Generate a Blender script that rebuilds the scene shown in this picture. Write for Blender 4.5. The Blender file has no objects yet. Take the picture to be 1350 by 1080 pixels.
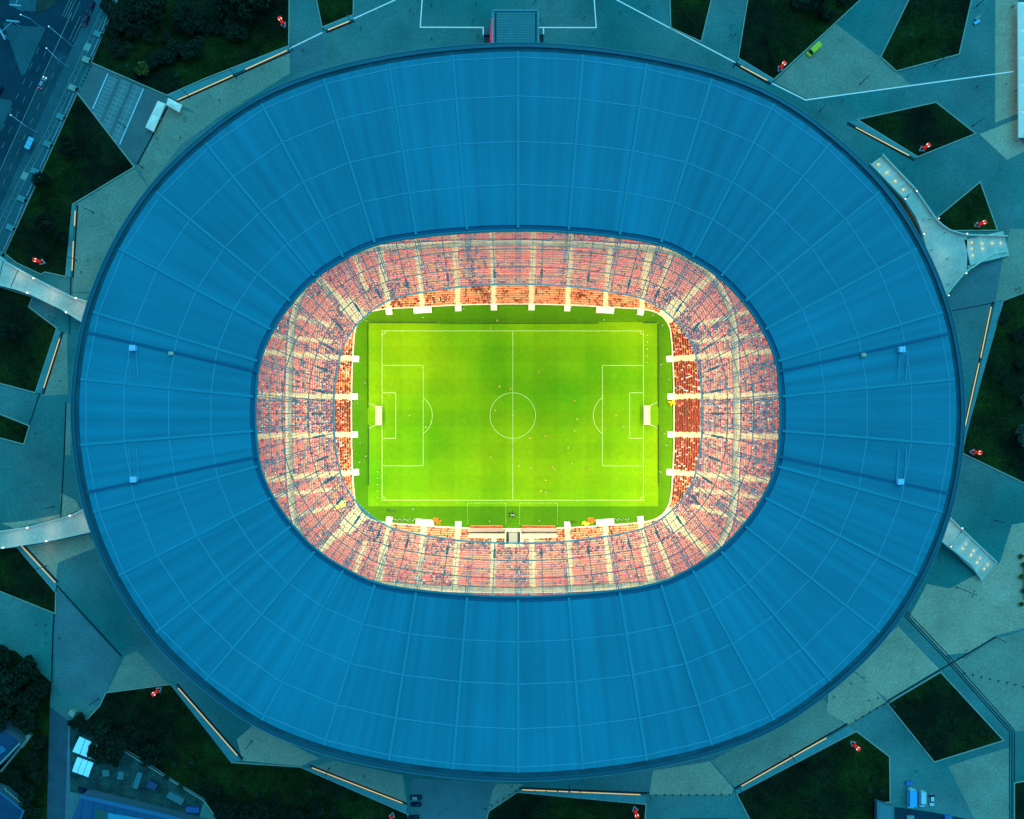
import bpy, bmesh, math, random
from mathutils import Vector, Matrix, noise as mnoise
random.seed(7)
S = bpy.context.scene
COL = S.collection

# ------------------------------------------------------------------ camera, sky, sun, exposure
H = 380.0                       # drone height over the plaza
K = 3.28                        # photo pixels per metre on the ground
cam_d = bpy.data.cameras.new('camera'); cam = bpy.data.objects.new('camera', cam_d); COL.objects.link(cam)
cam.location = (0, 0, H); cam.rotation_euler = (0, 0, 0)
cam_d.sensor_fit = 'HORIZONTAL'; cam_d.sensor_width = 36
cam_d.lens = 18.0 / ((675 / K) / H)
cam_d.clip_start = 1; cam_d.clip_end = 6000
S.camera = cam
SUN_EL, SUN_AZ = math.radians(58), math.radians(25)      # soft brightest part of the dusk sky, to the north-east
w = bpy.data.worlds.new('World'); S.world = w; w.use_nodes = True
nt = w.node_tree; nt.nodes.clear()
sky = nt.nodes.new('ShaderNodeTexSky'); sky.sky_type = 'NISHITA'; sky.sun_disc = False
sky.sun_elevation = SUN_EL; sky.sun_rotation = SUN_AZ
tint = nt.nodes.new('ShaderNodeMix'); tint.data_type = 'RGBA'; tint.blend_type = 'MULTIPLY'
tint.inputs[0].default_value = 1.0; tint.inputs[7].default_value = (0.085, 0.70, 1.0, 1)   # blue hour
bg = nt.nodes.new('ShaderNodeBackground'); bg.inputs[1].default_value = 0.088
wo = nt.nodes.new('ShaderNodeOutputWorld')
nt.links.new(sky.outputs[0], tint.inputs[6]); nt.links.new(tint.outputs[2], bg.inputs[0]); nt.links.new(bg.outputs[0], wo.inputs[0])
sun_d = bpy.data.lights.new('sun', 'SUN'); sun_d.energy = 0.62; sun_d.angle = math.radians(70); sun_d.color = (0.12, 0.80, 1.0)
sun = bpy.data.objects.new('sun', sun_d); COL.objects.link(sun)
sdir = Vector((math.sin(SUN_AZ) * math.cos(SUN_EL), math.cos(SUN_AZ) * math.cos(SUN_EL), math.sin(SUN_EL)))
sun.rotation_euler = sdir.to_track_quat('Z', 'Y').to_euler(); sun.location = (0, 0, 300)
S.view_settings.view_transform = 'Standard'; S.view_settings.look = 'None'
S.view_settings.exposure = 1.1; S.view_settings.gamma = 1.0; S.view_settings.use_curve_mapping = False
FLOOD_W = 5600.0

# ------------------------------------------------------------------ helpers
def W(px, py, z=0.0):
    """real place of a thing seen at photo pixel (px, py) whose height is z"""
    f = (H - z) / H / K
    return Vector(((px - 675) * f, (540 - py) * f, z))
def W2(p, z=0.0):
    v = W(p[0], p[1], z); return (v.x, v.y)
def rgb(r, g, b): return (r, g, b, 1)

def tag(o, label=None, cat=None, group=None, kind=None):
    if label: o['label'] = label
    if cat: o['category'] = cat
    if group: o['group'] = group
    if kind: o['kind'] = kind
    return o
def empty(name, loc, rz=0.0, label=None, cat=None, group=None):
    o = bpy.data.objects.new(name, None); COL.objects.link(o)
    o.location = loc; o.rotation_euler = (0, 0, rz); o.empty_display_size = 0.5
    return tag(o, label, cat, group)
def link_mesh(name, me, parent=None, mats=()):
    for m in mats:
        if m is not None: me.materials.append(m)
    o = bpy.data.objects.new(name, me); COL.objects.link(o)
    if parent: o.parent = parent
    return o
def inst(name, me, parent=None, loc=(0, 0, 0), rz=0.0, sc=1.0):
    o = bpy.data.objects.new(name, me); COL.objects.link(o)
    if parent: o.parent = parent
    o.location = loc; o.rotation_euler = (0, 0, rz)
    o.scale = (sc, sc, sc) if not isinstance(sc, tuple) else sc
    return o

_ORD = 'first second third fourth fifth sixth seventh eighth ninth tenth eleventh twelfth thirteenth fourteenth fifteenth sixteenth seventeenth eighteenth nineteenth'.split()
_TEN = {2: 'twent', 3: 'thirt', 4: 'fort', 5: 'fift'}
def ordw(n):
    if n < 20: return _ORD[n-1]
    t, u = divmod(n, 10)
    return _TEN[t] + 'ieth' if u == 0 else _TEN[t] + 'y-' + _ORD[u-1]

class MB:
    def __init__(s): s.v = []; s.f = []; s.uv = None
    def quad(s, a, b, c, d):
        i = len(s.v); s.v += [tuple(a), tuple(b), tuple(c), tuple(d)]; s.f.append((i, i+1, i+2, i+3)); return s
    def box(s, c, d, rz=0.0, taper=1.0):
        cx, cy, cz = c; hx, hy, hz = d[0]/2, d[1]/2, d[2]/2
        ca, sa = math.cos(rz), math.sin(rz); i = len(s.v)
        for z, t in ((-hz, 1.0), (hz, taper)):
            for x, y in ((-hx, -hy), (hx, -hy), (hx, hy), (-hx, hy)):
                x *= t; y *= t
                s.v.append((cx + x*ca - y*sa, cy + x*sa + y*ca, cz + z))
        s.f += [(i+3, i+2, i+1, i), (i+4, i+5, i+6, i+7), (i, i+1, i+5, i+4), (i+1, i+2, i+6, i+5), (i+2, i+3, i+7, i+6), (i+3, i, i+4, i+7)]
        return s
    def bar(s, p0, p1, wd, ht):
        """box along p0-p1, horizontal width wd, height ht"""
        p0 = Vector(p0); p1 = Vector(p1); d = p1 - p0
        if d.length < 1e-6: return s
        d.normalize()
        up = Vector((0, 0, 1))
        if abs(d.z) > 0.99: up = Vector((0, 1, 0))
        sx = d.cross(up).normalized() * (wd/2); uz = sx.cross(d).normalized() * (ht/2)
        i = len(s.v)
        for p in (p0, p1):
            for a, b in ((-1, -1), (1, -1), (1, 1), (-1, 1)): s.v.append(tuple(p + sx*a + uz*b))
        s.f += [(i, i+1, i+2, i+3), (i+7, i+6, i+5, i+4), (i, i+4, i+5, i+1), (i+1, i+5, i+6, i+2), (i+2, i+6, i+7, i+3), (i+3, i+7, i+4, i)]
        return s
    def prism(s, poly, z0, z1, inset=0.0):
        """closed prism over an xy polygon"""
        a = sum(poly[k][0]*poly[(k+1) % len(poly)][1] - poly[(k+1) % len(poly)][0]*poly[k][1] for k in range(len(poly)))
        if a < 0: poly = poly[::-1]
        top = offset_poly(poly, -inset) if inset else poly
        n = len(poly); i = len(s.v)
        s.v += [(x, y, z0) for x, y in poly] + [(x, y, z1) for x, y in top]
        s.f.append(tuple(range(i+n, i+2*n))); s.f.append(tuple(range(i+n-1, i-1, -1)))
        for k in range(n): s.f.append((i+k, i+(k+1) % n, i+n+(k+1) % n, i+n+k))
        return s
    def cyl(s, p0, p1, r0, r1=None, n=8):
        r1 = r0 if r1 is None else r1
        p0 = Vector(p0); p1 = Vector(p1); d = (p1-p0).normalized()
        a = d.orthogonal().normalized(); b = d.cross(a); i = len(s.v)
        for p, r in ((p0, r0), (p1, r1)):
            for k in range(n):
                t = 2*math.pi*k/n; s.v.append(tuple(p + (a*math.cos(t) + b*math.sin(t))*r))
        for k in range(n): s.f.append((i+k, i+(k+1) % n, i+n+(k+1) % n, i+n+k))
        s.f.append(tuple(range(i+n-1, i-1, -1))); s.f.append(tuple(range(i+n, i+2*n)))
        return s
    def strip(s, pts, wd, z0, z1):
        """mitred band along an open polyline of (x, y)"""
        L = side_pts(pts, wd/2); R = side_pts(pts, -wd/2)
        for k in range(len(pts)-1):
            q = [L[k], L[k+1], R[k+1], R[k]]
            s.prism([tuple(p) for p in q], z0, z1)
        return s
    def me(s, name):
        m = bpy.data.meshes.new(name); m.from_pydata(s.v, [], s.f); m.validate(verbose=False); m.update(); return m
    def build(s, name, mat, parent=None, smooth=False):
        m = s.me(name)
        if smooth:
            for p in m.polygons: p.use_smooth = True
        return link_mesh(name, m, parent, (mat,))

def side_pts(pts, d, closed=False):
    out = []; n = len(pts)
    for k in range(n):
        p = Vector(pts[k][:2])
        if closed: a = Vector(pts[k-1][:2]); b = Vector(pts[(k+1) % n][:2])
        else: a = Vector(pts[max(k-1, 0)][:2]); b = Vector(pts[min(k+1, n-1)][:2])
        d0 = (p-a); d1 = (b-p)
        if d0.length < 1e-6: d0 = d1
        if d1.length < 1e-6: d1 = d0
        d0.normalize(); d1.normalize()
        n0 = Vector((-d0.y, d0.x)); n1 = Vector((-d1.y, d1.x)); m = n0 + n1
        if m.length < 1e-6: m = n0
        m.normalize(); c = max(0.35, m.dot(n0))
        q = p + m*(d/c); out.append((q.x, q.y))
    return out
def ccw(poly):
    a = sum(poly[k][0]*poly[(k+1) % len(poly)][1] - poly[(k+1) % len(poly)][0]*poly[k][1] for k in range(len(poly)))
    return poly if a > 0 else poly[::-1]
def offset_poly(poly, d):
    return side_pts(ccw(poly), -d, True)
def PX(pts, z=0.0): return [W2(p, z) for p in pts]

# ------------------------------------------------------------------ materials
MATS = {}
def mat(name, base, rough=0.8, metal=0.0, noise=0.0, nscale=0.3, fine=0.0, fscale=4.0, emit=None, estr=0.0, bump=0.0, spec=0.3, stretch=None, second=None, stain=0.0):
    if name in MATS: return MATS[name]
    m = bpy.data.materials.new(name); m.use_nodes = True; t = m.node_tree; N = t.nodes; Lk = t.links
    b = N['Principled BSDF']; b.inputs['Roughness'].default_value = rough; b.inputs['Metallic'].default_value = metal
    b.inputs['Specular IOR Level'].default_value = spec
    b.inputs['Base Color'].default_value = rgb(*base)
    if noise or fine:
        g = N.new('ShaderNodeNewGeometry'); vec = g.outputs['Position']
        if stretch:
            mp = N.new('ShaderNodeMapping'); mp.inputs['Scale'].default_value = stretch; Lk.new(vec, mp.inputs['Vector']); vec = mp.outputs[0]
        n1 = N.new('ShaderNodeTexNoise'); n1.inputs['Scale'].default_value = nscale; n1.inputs['Detail'].default_value = 6; n1.inputs['Roughness'].default_value = 0.62
        n2 = N.new('ShaderNodeTexNoise'); n2.inputs['Scale'].default_value = fscale; n2.inputs['Detail'].default_value = 3
        Lk.new(vec, n1.inputs['Vector']); Lk.new(g.outputs['Position'], n2.inputs['Vector'])
        r1 = N.new('ShaderNodeMapRange'); r1.inputs[1].default_value = 0.3; r1.inputs[2].default_value = 0.7
        r1.inputs[3].default_value = 1 - noise; r1.inputs[4].default_value = 1 + noise
        r2 = N.new('ShaderNodeMapRange'); r2.inputs[1].default_value = 0.3; r2.inputs[2].default_value = 0.7
        r2.inputs[3].default_value = 1 - fine; r2.inputs[4].default_value = 1 + fine
        Lk.new(n1.outputs['Fac'], r1.inputs[0]); Lk.new(n2.outputs['Fac'], r2.inputs[0])
        mu = N.new('ShaderNodeMath'); mu.operation = 'MULTIPLY'; Lk.new(r1.outputs[0], mu.inputs[0]); Lk.new(r2.outputs[0], mu.inputs[1])
        mx = N.new('ShaderNodeMix'); mx.data_type = 'RGBA'; mx.blend_type = 'MULTIPLY'; mx.inputs[0].default_value = 1
        mx.inputs[6].default_value = rgb(*base)
        if second:
            n3 = N.new('ShaderNodeTexNoise'); n3.inputs['Scale'].default_value = nscale*0.45; n3.inputs['Detail'].default_value = 5
            Lk.new(g.outputs['Position'], n3.inputs['Vector'])
            cr = N.new('ShaderNodeMapRange'); cr.inputs[1].default_value = 0.42; cr.inputs[2].default_value = 0.62; Lk.new(n3.outputs['Fac'], cr.inputs[0])
            m2 = N.new('ShaderNodeMix'); m2.data_type = 'RGBA'; m2.inputs[6].default_value = rgb(*base); m2.inputs[7].default_value = rgb(*second)
            Lk.new(cr.outputs[0], m2.inputs[0]); Lk.new(m2.outputs[2], mx.inputs[6])
        Lk.new(mu.outputs[0], mx.inputs[7]); Lk.new(mx.outputs[2], b.inputs['Base Color'])
        if stain:
            n4 = N.new('ShaderNodeTexNoise'); n4.inputs['Scale'].default_value = 0.16; n4.inputs['Detail'].default_value = 9; n4.inputs['Roughness'].default_value = 0.7; n4.inputs['Distortion'].default_value = 0.6
            Lk.new(g.outputs['Position'], n4.inputs['Vector'])
            r4 = N.new('ShaderNodeMapRange'); r4.inputs[1].default_value = 0.50; r4.inputs[2].default_value = 0.66; r4.inputs[3].default_value = 1.0; r4.inputs[4].default_value = 1 - stain; Lk.new(n4.outputs['Fac'], r4.inputs[0])
            mu2 = N.new('ShaderNodeMath'); mu2.operation = 'MULTIPLY'; Lk.new(mu.outputs[0], mu2.inputs[0]); Lk.new(r4.outputs[0], mu2.inputs[1]); Lk.new(mu2.outputs[0], mx.inputs[7])
        if bump:
            bp = N.new('ShaderNodeBump'); bp.inputs['Strength'].default_value = bump; bp.inputs['Distance'].default_value = 0.1
            Lk.new(n2.outputs['Fac'], bp.inputs['Height']); Lk.new(bp.outputs[0], b.inputs['Normal'])
    if emit:
        b.inputs['Emission Color'].default_value = rgb(*emit); b.inputs['Emission Strength'].default_value = estr
    MATS[name] = m; return m

plaza_m = mat('plaza_concrete', (0.03, 0.20, 0.172), 0.85, noise=0.26, nscale=0.04, fine=0.15, fscale=1.1, second=(0.15, 0.245, 0.21), stain=0.16)
pave_l = mat('pale_paving', (0.37, 0.325, 0.225), 0.85, noise=0.16, nscale=0.07, fine=0.2, fscale=1.2, stain=0.14)
pave_w = mat('warm_lit_paving', (0.66, 0.42, 0.265), 0.85, noise=0.18, nscale=0.06, fine=0.2, fscale=1.2, stain=0.14)  # warm lamplight on parts of the plaza is mixed into this colour
pave_d = mat('grey_paving', (0.13, 0.215, 0.21), 0.85, noise=0.18, nscale=0.06, fine=0.14, fscale=1.2, stain=0.14)
slab_m = mat('bench_slab', (0.12, 0.30, 0.28), 0.75, noise=0.12, nscale=0.2, fine=0.08, fscale=2)
kerb_m = mat('kerb_stone', (0.50, 0.42, 0.31), 0.75, noise=0.1, nscale=0.5)
lawn_m = mat('lawn_grass', (0.010, 0.014, 0.005), 0.95, noise=0.65, nscale=0.10, fine=0.5, fscale=1.6, bump=0.6, spec=0.1, second=(0.02, 0.032, 0.004))
soil_lit_m = mat('soil_and_lit_brown', (0.25, 0.09, 0.03), 0.95, noise=0.4, nscale=0.4, fine=0.3, fscale=3)  # planter soil, and the painted warm-lit gap by the forked bridge
road_m = mat('asphalt', (0.006, 0.044, 0.062), 0.9, noise=0.25, nscale=0.12, fine=0.15, fscale=1.5)
road_w = mat('worn_asphalt', (0.02, 0.072, 0.085), 0.9, noise=0.25, nscale=0.12, fine=0.15, fscale=1.5)
walk_m = mat('footway_asphalt', (0.04, 0.12, 0.13), 0.9, noise=0.2, nscale=0.12, fine=0.12, fscale=1.5)
paint_m = mat('road_paint', (0.30, 0.30, 0.22), 0.7, noise=0.2, nscale=1.0)
white_m = mat('white_paint', (0.8, 0.8, 0.8), 0.6)
drain_shade_m = mat('drain_and_shade', (0.015, 0.02, 0.03), 0.9)  # real drains, and the painted shade at the bench wall feet
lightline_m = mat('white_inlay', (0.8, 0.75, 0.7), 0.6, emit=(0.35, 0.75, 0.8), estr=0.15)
led_m = mat('warm_led', (0.9, 0.6, 0.25), 0.5, emit=(1.0, 0.55, 0.12), estr=0.34)
ledspot_m = mat('stair_light', (0.9, 0.7, 0.3), 0.5, emit=(1.0, 0.78, 0.28), estr=0.16)
headlamp_m = mat('lamp_lens', (0.9, 0.9, 0.8), 0.4, emit=(1.0, 0.95, 0.75), estr=1.3)
steel_m = mat('dark_steel', (0.04, 0.07, 0.09), 0.5, metal=0.3)
tsteel_m = mat('truss_steel', (0.22, 0.34, 0.34), 0.5, metal=0.2)
tlight_m = mat('white_truss_steel', (0.55, 0.62, 0.68), 0.45)
parapet_m = mat('parapet_concrete', (0.75, 0.68, 0.55), 0.7, noise=0.1, nscale=0.4)
deck_m = mat('bridge_deck', (0.70, 0.58, 0.44), 0.8, noise=0.2, nscale=0.1, fine=0.12, fscale=1.5)
fascia_m = mat('fascia_metal', (0.025, 0.125, 0.155), 0.55, noise=0.1, nscale=0.05)
edge_m = mat('edge_trim', (0.08, 0.24, 0.25), 0.5)
gutter_m = mat('gutter_lining', (0.015, 0.10, 0.125), 0.8, noise=0.35, nscale=0.12)
facade_m = mat('facade_panel', (0.15, 0.2, 0.24), 0.6)
rib_m = mat('roof_rib_metal', (0.02, 0.305, 0.37), 0.45, noise=0.06, nscale=0.1)
ringm_m = mat('roof_ring_metal', (0.012, 0.225, 0.25), 0.4, noise=0.1, nscale=0.2)
seam_m = mat('roof_seam_metal', (0.13, 0.42, 0.52), 0.5)
walkway_m = mat('roof_walkway_grate', (0.012, 0.14, 0.23), 0.7)
terrace_m = mat('terrace_concrete', (0.74, 0.62, 0.38), 0.85, noise=0.12, nscale=0.3)
seat_m = mat('red_seat_plastic', (0.82, 0.15, 0.045), 0.5, noise=0.25, nscale=0.5)
black_m = mat('black_paint', (0.01, 0.01, 0.012), 0.4)
glass_dark = mat('car_glass', (0.015, 0.02, 0.03), 0.1, spec=0.6)
tyre_m = mat('tyre_rubber', (0.02, 0.02, 0.02), 0.9)
canvas_m = mat('white_canvas', (0.86, 0.78, 0.62), 0.7, noise=0.05, nscale=0.3, emit=(0.42, 0.75, 0.8), estr=0.10)  # emission stands in for lamplight inside the tents
red_m = mat('glowing_red_enamel', (0.55, 0.02, 0.01), 0.4, emit=(0.8, 0.03, 0.01), estr=0.25)  # emission stands in for the light falling on the red columns
lit_m = mat('lit_white_panel', (0.9, 0.8, 0.75), 0.4, emit=(1.0, 0.75, 0.65), estr=0.6)
plinth_m = mat('grey_plinth', (0.42, 0.40, 0.42), 0.6)
bluebldg_m = mat('blue_metal_roof', (0.02, 0.105, 0.20), 0.5, noise=0.1, nscale=0.2)
slate_m = mat('slate_roof', (0.015, 0.06, 0.115), 0.6, noise=0.2, nscale=0.3)
bark_m = mat('bark', (0.05, 0.04, 0.03), 0.9)
net_m = mat('goal_net', (0.85, 0.80, 0.45), 0.7)
skin_m = mat('skin', (0.55, 0.32, 0.22), 0.6)
LEAF = [mat('leaf_dark', (0.008, 0.016, 0.004), 0.8, noise=0.4, nscale=0.4),
        mat('leaf_mid', (0.014, 0.030, 0.008), 0.8, noise=0.4, nscale=0.4),
        mat('leaf_light', (0.18, 0.17, 0.02), 0.8, noise=0.3, nscale=0.4),
        mat('leaf_pale', (0.05, 0.085, 0.05), 0.8, noise=0.3, nscale=0.4)]

# pitch grass: mown bands both ways plus random tone; yellower tone paints floodlight glow
def grass_material(name, base, second, stripe):
    m = bpy.data.materials.new(name); m.use_nodes = True; t = m.node_tree; N = t.nodes; Lk = t.links; b = N['Principled BSDF']
    b.inputs['Roughness'].default_value = 0.9; b.inputs['Specular IOR Level'].default_value = 0.1
    g = N.new('ShaderNodeNewGeometry'); sep = N.new('ShaderNodeSeparateXYZ'); Lk.new(g.outputs['Position'], sep.inputs[0])
    def band(out, per, ph, amt):
        a = N.new('ShaderNodeMath'); a.operation = 'MULTIPLY_ADD'; a.inputs[1].default_value = 2*math.pi/per; a.inputs[2].default_value = ph; Lk.new(out, a.inputs[0])
        s_ = N.new('ShaderNodeMath'); s_.operation = 'SINE'; Lk.new(a.outputs[0], s_.inputs[0])
        r = N.new('ShaderNodeMapRange'); r.interpolation_type = 'SMOOTHSTEP'; r.inputs[1].default_value = -0.25; r.inputs[2].default_value = 0.25
        r.inputs[3].default_value = 1-amt; r.inputs[4].default_value = 1+amt; Lk.new(s_.outputs[0], r.inputs[0]); return r.outputs[0]
    def nz(scale, lo, hi, amt, detail=5):
        n = N.new('ShaderNodeTexNoise'); n.inputs['Scale'].default_value = scale; n.inputs['Detail'].default_value = detail; Lk.new(g.outputs['Position'], n.inputs['Vector'])
        r = N.new('ShaderNodeMapRange'); r.inputs[1].default_value = lo; r.inputs[2].default_value = hi; r.inputs[3].default_value = 1-amt; r.inputs[4].default_value = 1+amt
        Lk.new(n.outputs['Fac'], r.inputs[0]); return r.outputs[0], n.outputs['Fac']
    def mul(a, c):
        q = N.new('ShaderNodeMath'); q.operation = 'MULTIPLY'; Lk.new(a, q.inputs[0]); Lk.new(c, q.inputs[1]); return q.outputs[0]
    v = mul(band(sep.outputs[0], 21.0, 0.6, stripe), band(sep.outputs[1], 13.0, 0.2, stripe*0.8))
    a, _ = nz(0.6, 0.3, 0.7, 0.06); v = mul(v, a)
    a, _ = nz(3.5, 0.3, 0.7, 0.07); v = mul(v, a)
    _, f = nz(0.022, 0.3, 0.7, 0.2)
    cr = N.new('ShaderNodeMapRange'); cr.inputs[1].default_value = 0.35; cr.inputs[2].default_value = 0.65; Lk.new(f, cr.inputs[0])
    c = N.new('ShaderNodeMix'); c.data_type = 'RGBA'; c.inputs[6].default_value = rgb(*base); c.inputs[7].default_value = rgb(*second); Lk.new(cr.outputs[0], c.inputs[0])
    x = N.new('ShaderNodeMix'); x.data_type = 'RGBA'; x.blend_type = 'MULTIPLY'; x.inputs[0].default_value = 1
    Lk.new(c.outputs[2], x.inputs[6]); Lk.new(v, x.inputs[7]); Lk.new(x.outputs[2], b.inputs['Base Color'])
    return m
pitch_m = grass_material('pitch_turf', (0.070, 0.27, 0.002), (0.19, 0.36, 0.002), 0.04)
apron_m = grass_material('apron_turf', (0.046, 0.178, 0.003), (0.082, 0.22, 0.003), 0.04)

# standing-seam roof: seams and streaks along the fall, from the panel's own UVs (metres)
def roof_material():
    m = bpy.data.materials.new('standing_seam_roof'); m.use_nodes = True; t = m.node_tree; N = t.nodes; Lk = t.links; b = N['Principled BSDF']
    b.inputs['Roughness'].default_value = 0.5; b.inputs['Specular IOR Level'].default_value = 0.3
    uv = N.new('ShaderNodeUVMap'); sep = N.new('ShaderNodeSeparateXYZ'); Lk.new(uv.outputs[0], sep.inputs[0])
    a = N.new('ShaderNodeMath'); a.operation = 'MULTIPLY'; a.inputs[1].default_value = 2*math.pi/0.8; Lk.new(sep.outputs[0], a.inputs[0])
    s_ = N.new('ShaderNodeMath'); s_.operation = 'SINE'; Lk.new(a.outputs[0], s_.inputs[0])
    r = N.new('ShaderNodeMapRange'); r.inputs[1].default_value = -1; r.inputs[2].default_value = 1; r.inputs[3].default_value = 0.965; r.inputs[4].default_value = 1.035; Lk.new(s_.outputs[0], r.inputs[0])
    mp = N.new('ShaderNodeMapping'); mp.inputs['Scale'].default_value = (0.30, 0.006, 1); Lk.new(uv.outputs[0], mp.inputs['Vector'])
    n = N.new('ShaderNodeTexNoise'); n.inputs['Scale'].default_value = 1.0; n.inputs['Detail'].default_value = 4; Lk.new(mp.outputs[0], n.inputs['Vector'])
    r2 = N.new('ShaderNodeMapRange'); r2.inputs[1].default_value = 0.3; r2.inputs[2].default_value = 0.7; r2.inputs[3].default_value = 0.85; r2.inputs[4].default_value = 1.15; Lk.new(n.outputs['Fac'], r2.inputs[0])
    g = N.new('ShaderNodeNewGeometry'); n3 = N.new('ShaderNodeTexNoise'); n3.inputs['Scale'].default_value = 0.02; n3.inputs['Detail'].default_value = 4; Lk.new(g.outputs['Position'], n3.inputs['Vector'])
    r3 = N.new('ShaderNodeMapRange'); r3.inputs[1].default_value = 0.3; r3.inputs[2].default_value = 0.7; r3.inputs[3].default_value = 0.88; r3.inputs[4].default_value = 1.12; Lk.new(n3.outputs['Fac'], r3.inputs[0])
    q = N.new('ShaderNodeMath'); q.operation = 'MULTIPLY'; Lk.new(r.outputs[0], q.inputs[0]); Lk.new(r2.outputs[0], q.inputs[1])
    q2 = N.new('ShaderNodeMath'); q2.operation = 'MULTIPLY'; Lk.new(q.outputs[0], q2.inputs[0]); Lk.new(r3.outputs[0], q2.inputs[1])
    x = N.new('ShaderNodeMix'); x.data_type = 'RGBA'; x.blend_type = 'MULTIPLY'; x.inputs[0].default_value = 1; x.inputs[6].default_value = (0.006, 0.240, 0.306, 1)
    Lk.new(q2.outputs[0], x.inputs[7]); Lk.new(x.outputs[2], b.inputs['Base Color'])
    bp = N.new('ShaderNodeBump'); bp.inputs['Strength'].default_value = 0.12; bp.inputs['Distance'].default_value = 0.08; Lk.new(s_.outputs[0], bp.inputs['Height']); Lk.new(bp.outputs[0], b.inputs['Normal'])
    return m
roof_m = roof_material()
def glass_material():
    m = bpy.data.materials.new('roof_glazing'); m.use_nodes = True; t = m.node_tree; N = t.nodes; Lk = t.links
    b = N['Principled BSDF']; b.inputs['Base Color'].default_value = (0.30, 0.46, 0.55, 1); b.inputs['Roughness'].default_value = 0.35
    tr = N.new('ShaderNodeBsdfTransparent'); tr.inputs[0].default_value = (1.0, 0.97, 0.88, 1)
    mx = N.new('ShaderNodeMixShader'); mx.inputs[0].default_value = 0.15
    Lk.new(tr.outputs[0], mx.inputs[1]); Lk.new(b.outputs[0], mx.inputs[2]); Lk.new(mx.outputs[0], N['Material Output'].inputs[0])
    return m
glaze_m = glass_material()

# ------------------------------------------------------------------ ground, plaza, roads, lawns
g = MB(); g.quad((-1500, -1500, -0.3), (1500, -1500, -0.3), (1500, 1500, -0.3), (-1500, 1500, -0.3)); tag(g.build('ground', plaza_m), kind='structure')
PAVE = [
 ('l', [(233, 134), (382, 66), (382, 97), (288, 155), (262, 152)]), ('d', [(382.5, 66), (425, 46), (432, 84), (382.5, 98)]),
 ('l', [(222, 141), (287, 156), (240, 190), (196, 246), (181, 219)]), ('l', [(177, 222), (195, 247), (160, 300), (120, 385), (96, 385), (100, 270)]),
 ('l', [(96, 387), (118, 387), (108, 402), (96, 400)]),
 ('w', [(1312, -20), (1342, -20), (1342, 150), (1312, 162)]), ('w', [(1291, 177), (1344, 156), (1344, 184), (1350, 190), (1350, 200), (1328, 211)]),
 ('l', [(1081, 52), (1101, 31), (1162, 77), (1201, 112), (1065, 131), (1021, 108)]),
 ('l', [(1332, 302), (1400, 302), (1400, 372), (1312, 398), (1322, 340)]), ('d', [(1250, 392), (1292, 348), (1322, 336), (1311, 399), (1257, 420)]),
 ('w', [(1252, 776), (1318, 742), (1334, 692), (1400, 680), (1400, 815), (1313, 838), (1280, 860), (1246, 864), (1199, 813), (1222, 770)]),
 ('w', [(1093, 908), (1120, 882), (1150, 905), (1168, 926), (1120, 957), (1090, 938)]), ('w', [(1122, 880), (1184, 826), (1238, 882), (1170, 923)]),
 ('l', [(1274, 868), (1312, 842), (1400, 818), (1400, 964), (1337, 964), (1250, 870)]),
 ('w', [(861, 1016), (936, 1004), (967, 1040), (964, 1048), (856, 1048)]), ('l', [(938, 1003), (1086, 922), (1112, 956), (969, 1038)]),
 ('l', [(1250, 1010), (1332, 985), (1332, 1090), (1290, 1090)]),
 ('l', [(414, 1011), (440, 1003), (531, 1022), (537, 1066)]), ('l', [(655, 1033), (690, 1034), (680, 1044), (646, 1067), (640, 1060)]), ('d', [(542, 1026), (652, 1032), (638, 1090), (542, 1090)]),
 ('l', [(88, 532), (95, 531), (93, 600), (85.5, 600)]), ('l', [(79, 444), (88, 438), (90, 520), (55, 522)]),
 ('w', [(2, 690), (40, 686), (80, 678), (80, 650), (100, 660), (106, 672), (80, 682), (20, 697)]), ('w', [(30, 722), (118, 704), (126, 722), (76, 742), (74, 765)]),
 ('d', [(74, 775), (158, 866), (140, 912), (130, 933), (72, 905)]), ('l', [(164, 866), (180, 858), (222, 902), (142, 912)]),
 ('w', [(312, 975), (335, 955), (420, 1000), (395, 1010), (320, 1003)]),
]
cnt = 0
for tone, poly in PAVE:
    z = 0.02 + 0.004*(cnt % 5); cnt += 1
    q = [W(p[0], p[1], z) for p in poly]
    m = MB(); m.v = [tuple(v) for v in q]; m.f = [tuple(range(len(q)))]
    o = m.build('pavement', {'l': pave_l, 'w': pave_w, 'd': pave_d}[tone])
    if o.data.polygons[0].normal.z < 0: o.data.flip_normals()
    tag(o, kind='structure')
# the plaza sheet itself, just over the ground base
m = MB(); m.quad((-260, -220, 0), (260, -220, 0), (260, 220, 0), (-260, 220, 0)); tag(m.build('plaza', plaza_m), kind='structure')

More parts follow.
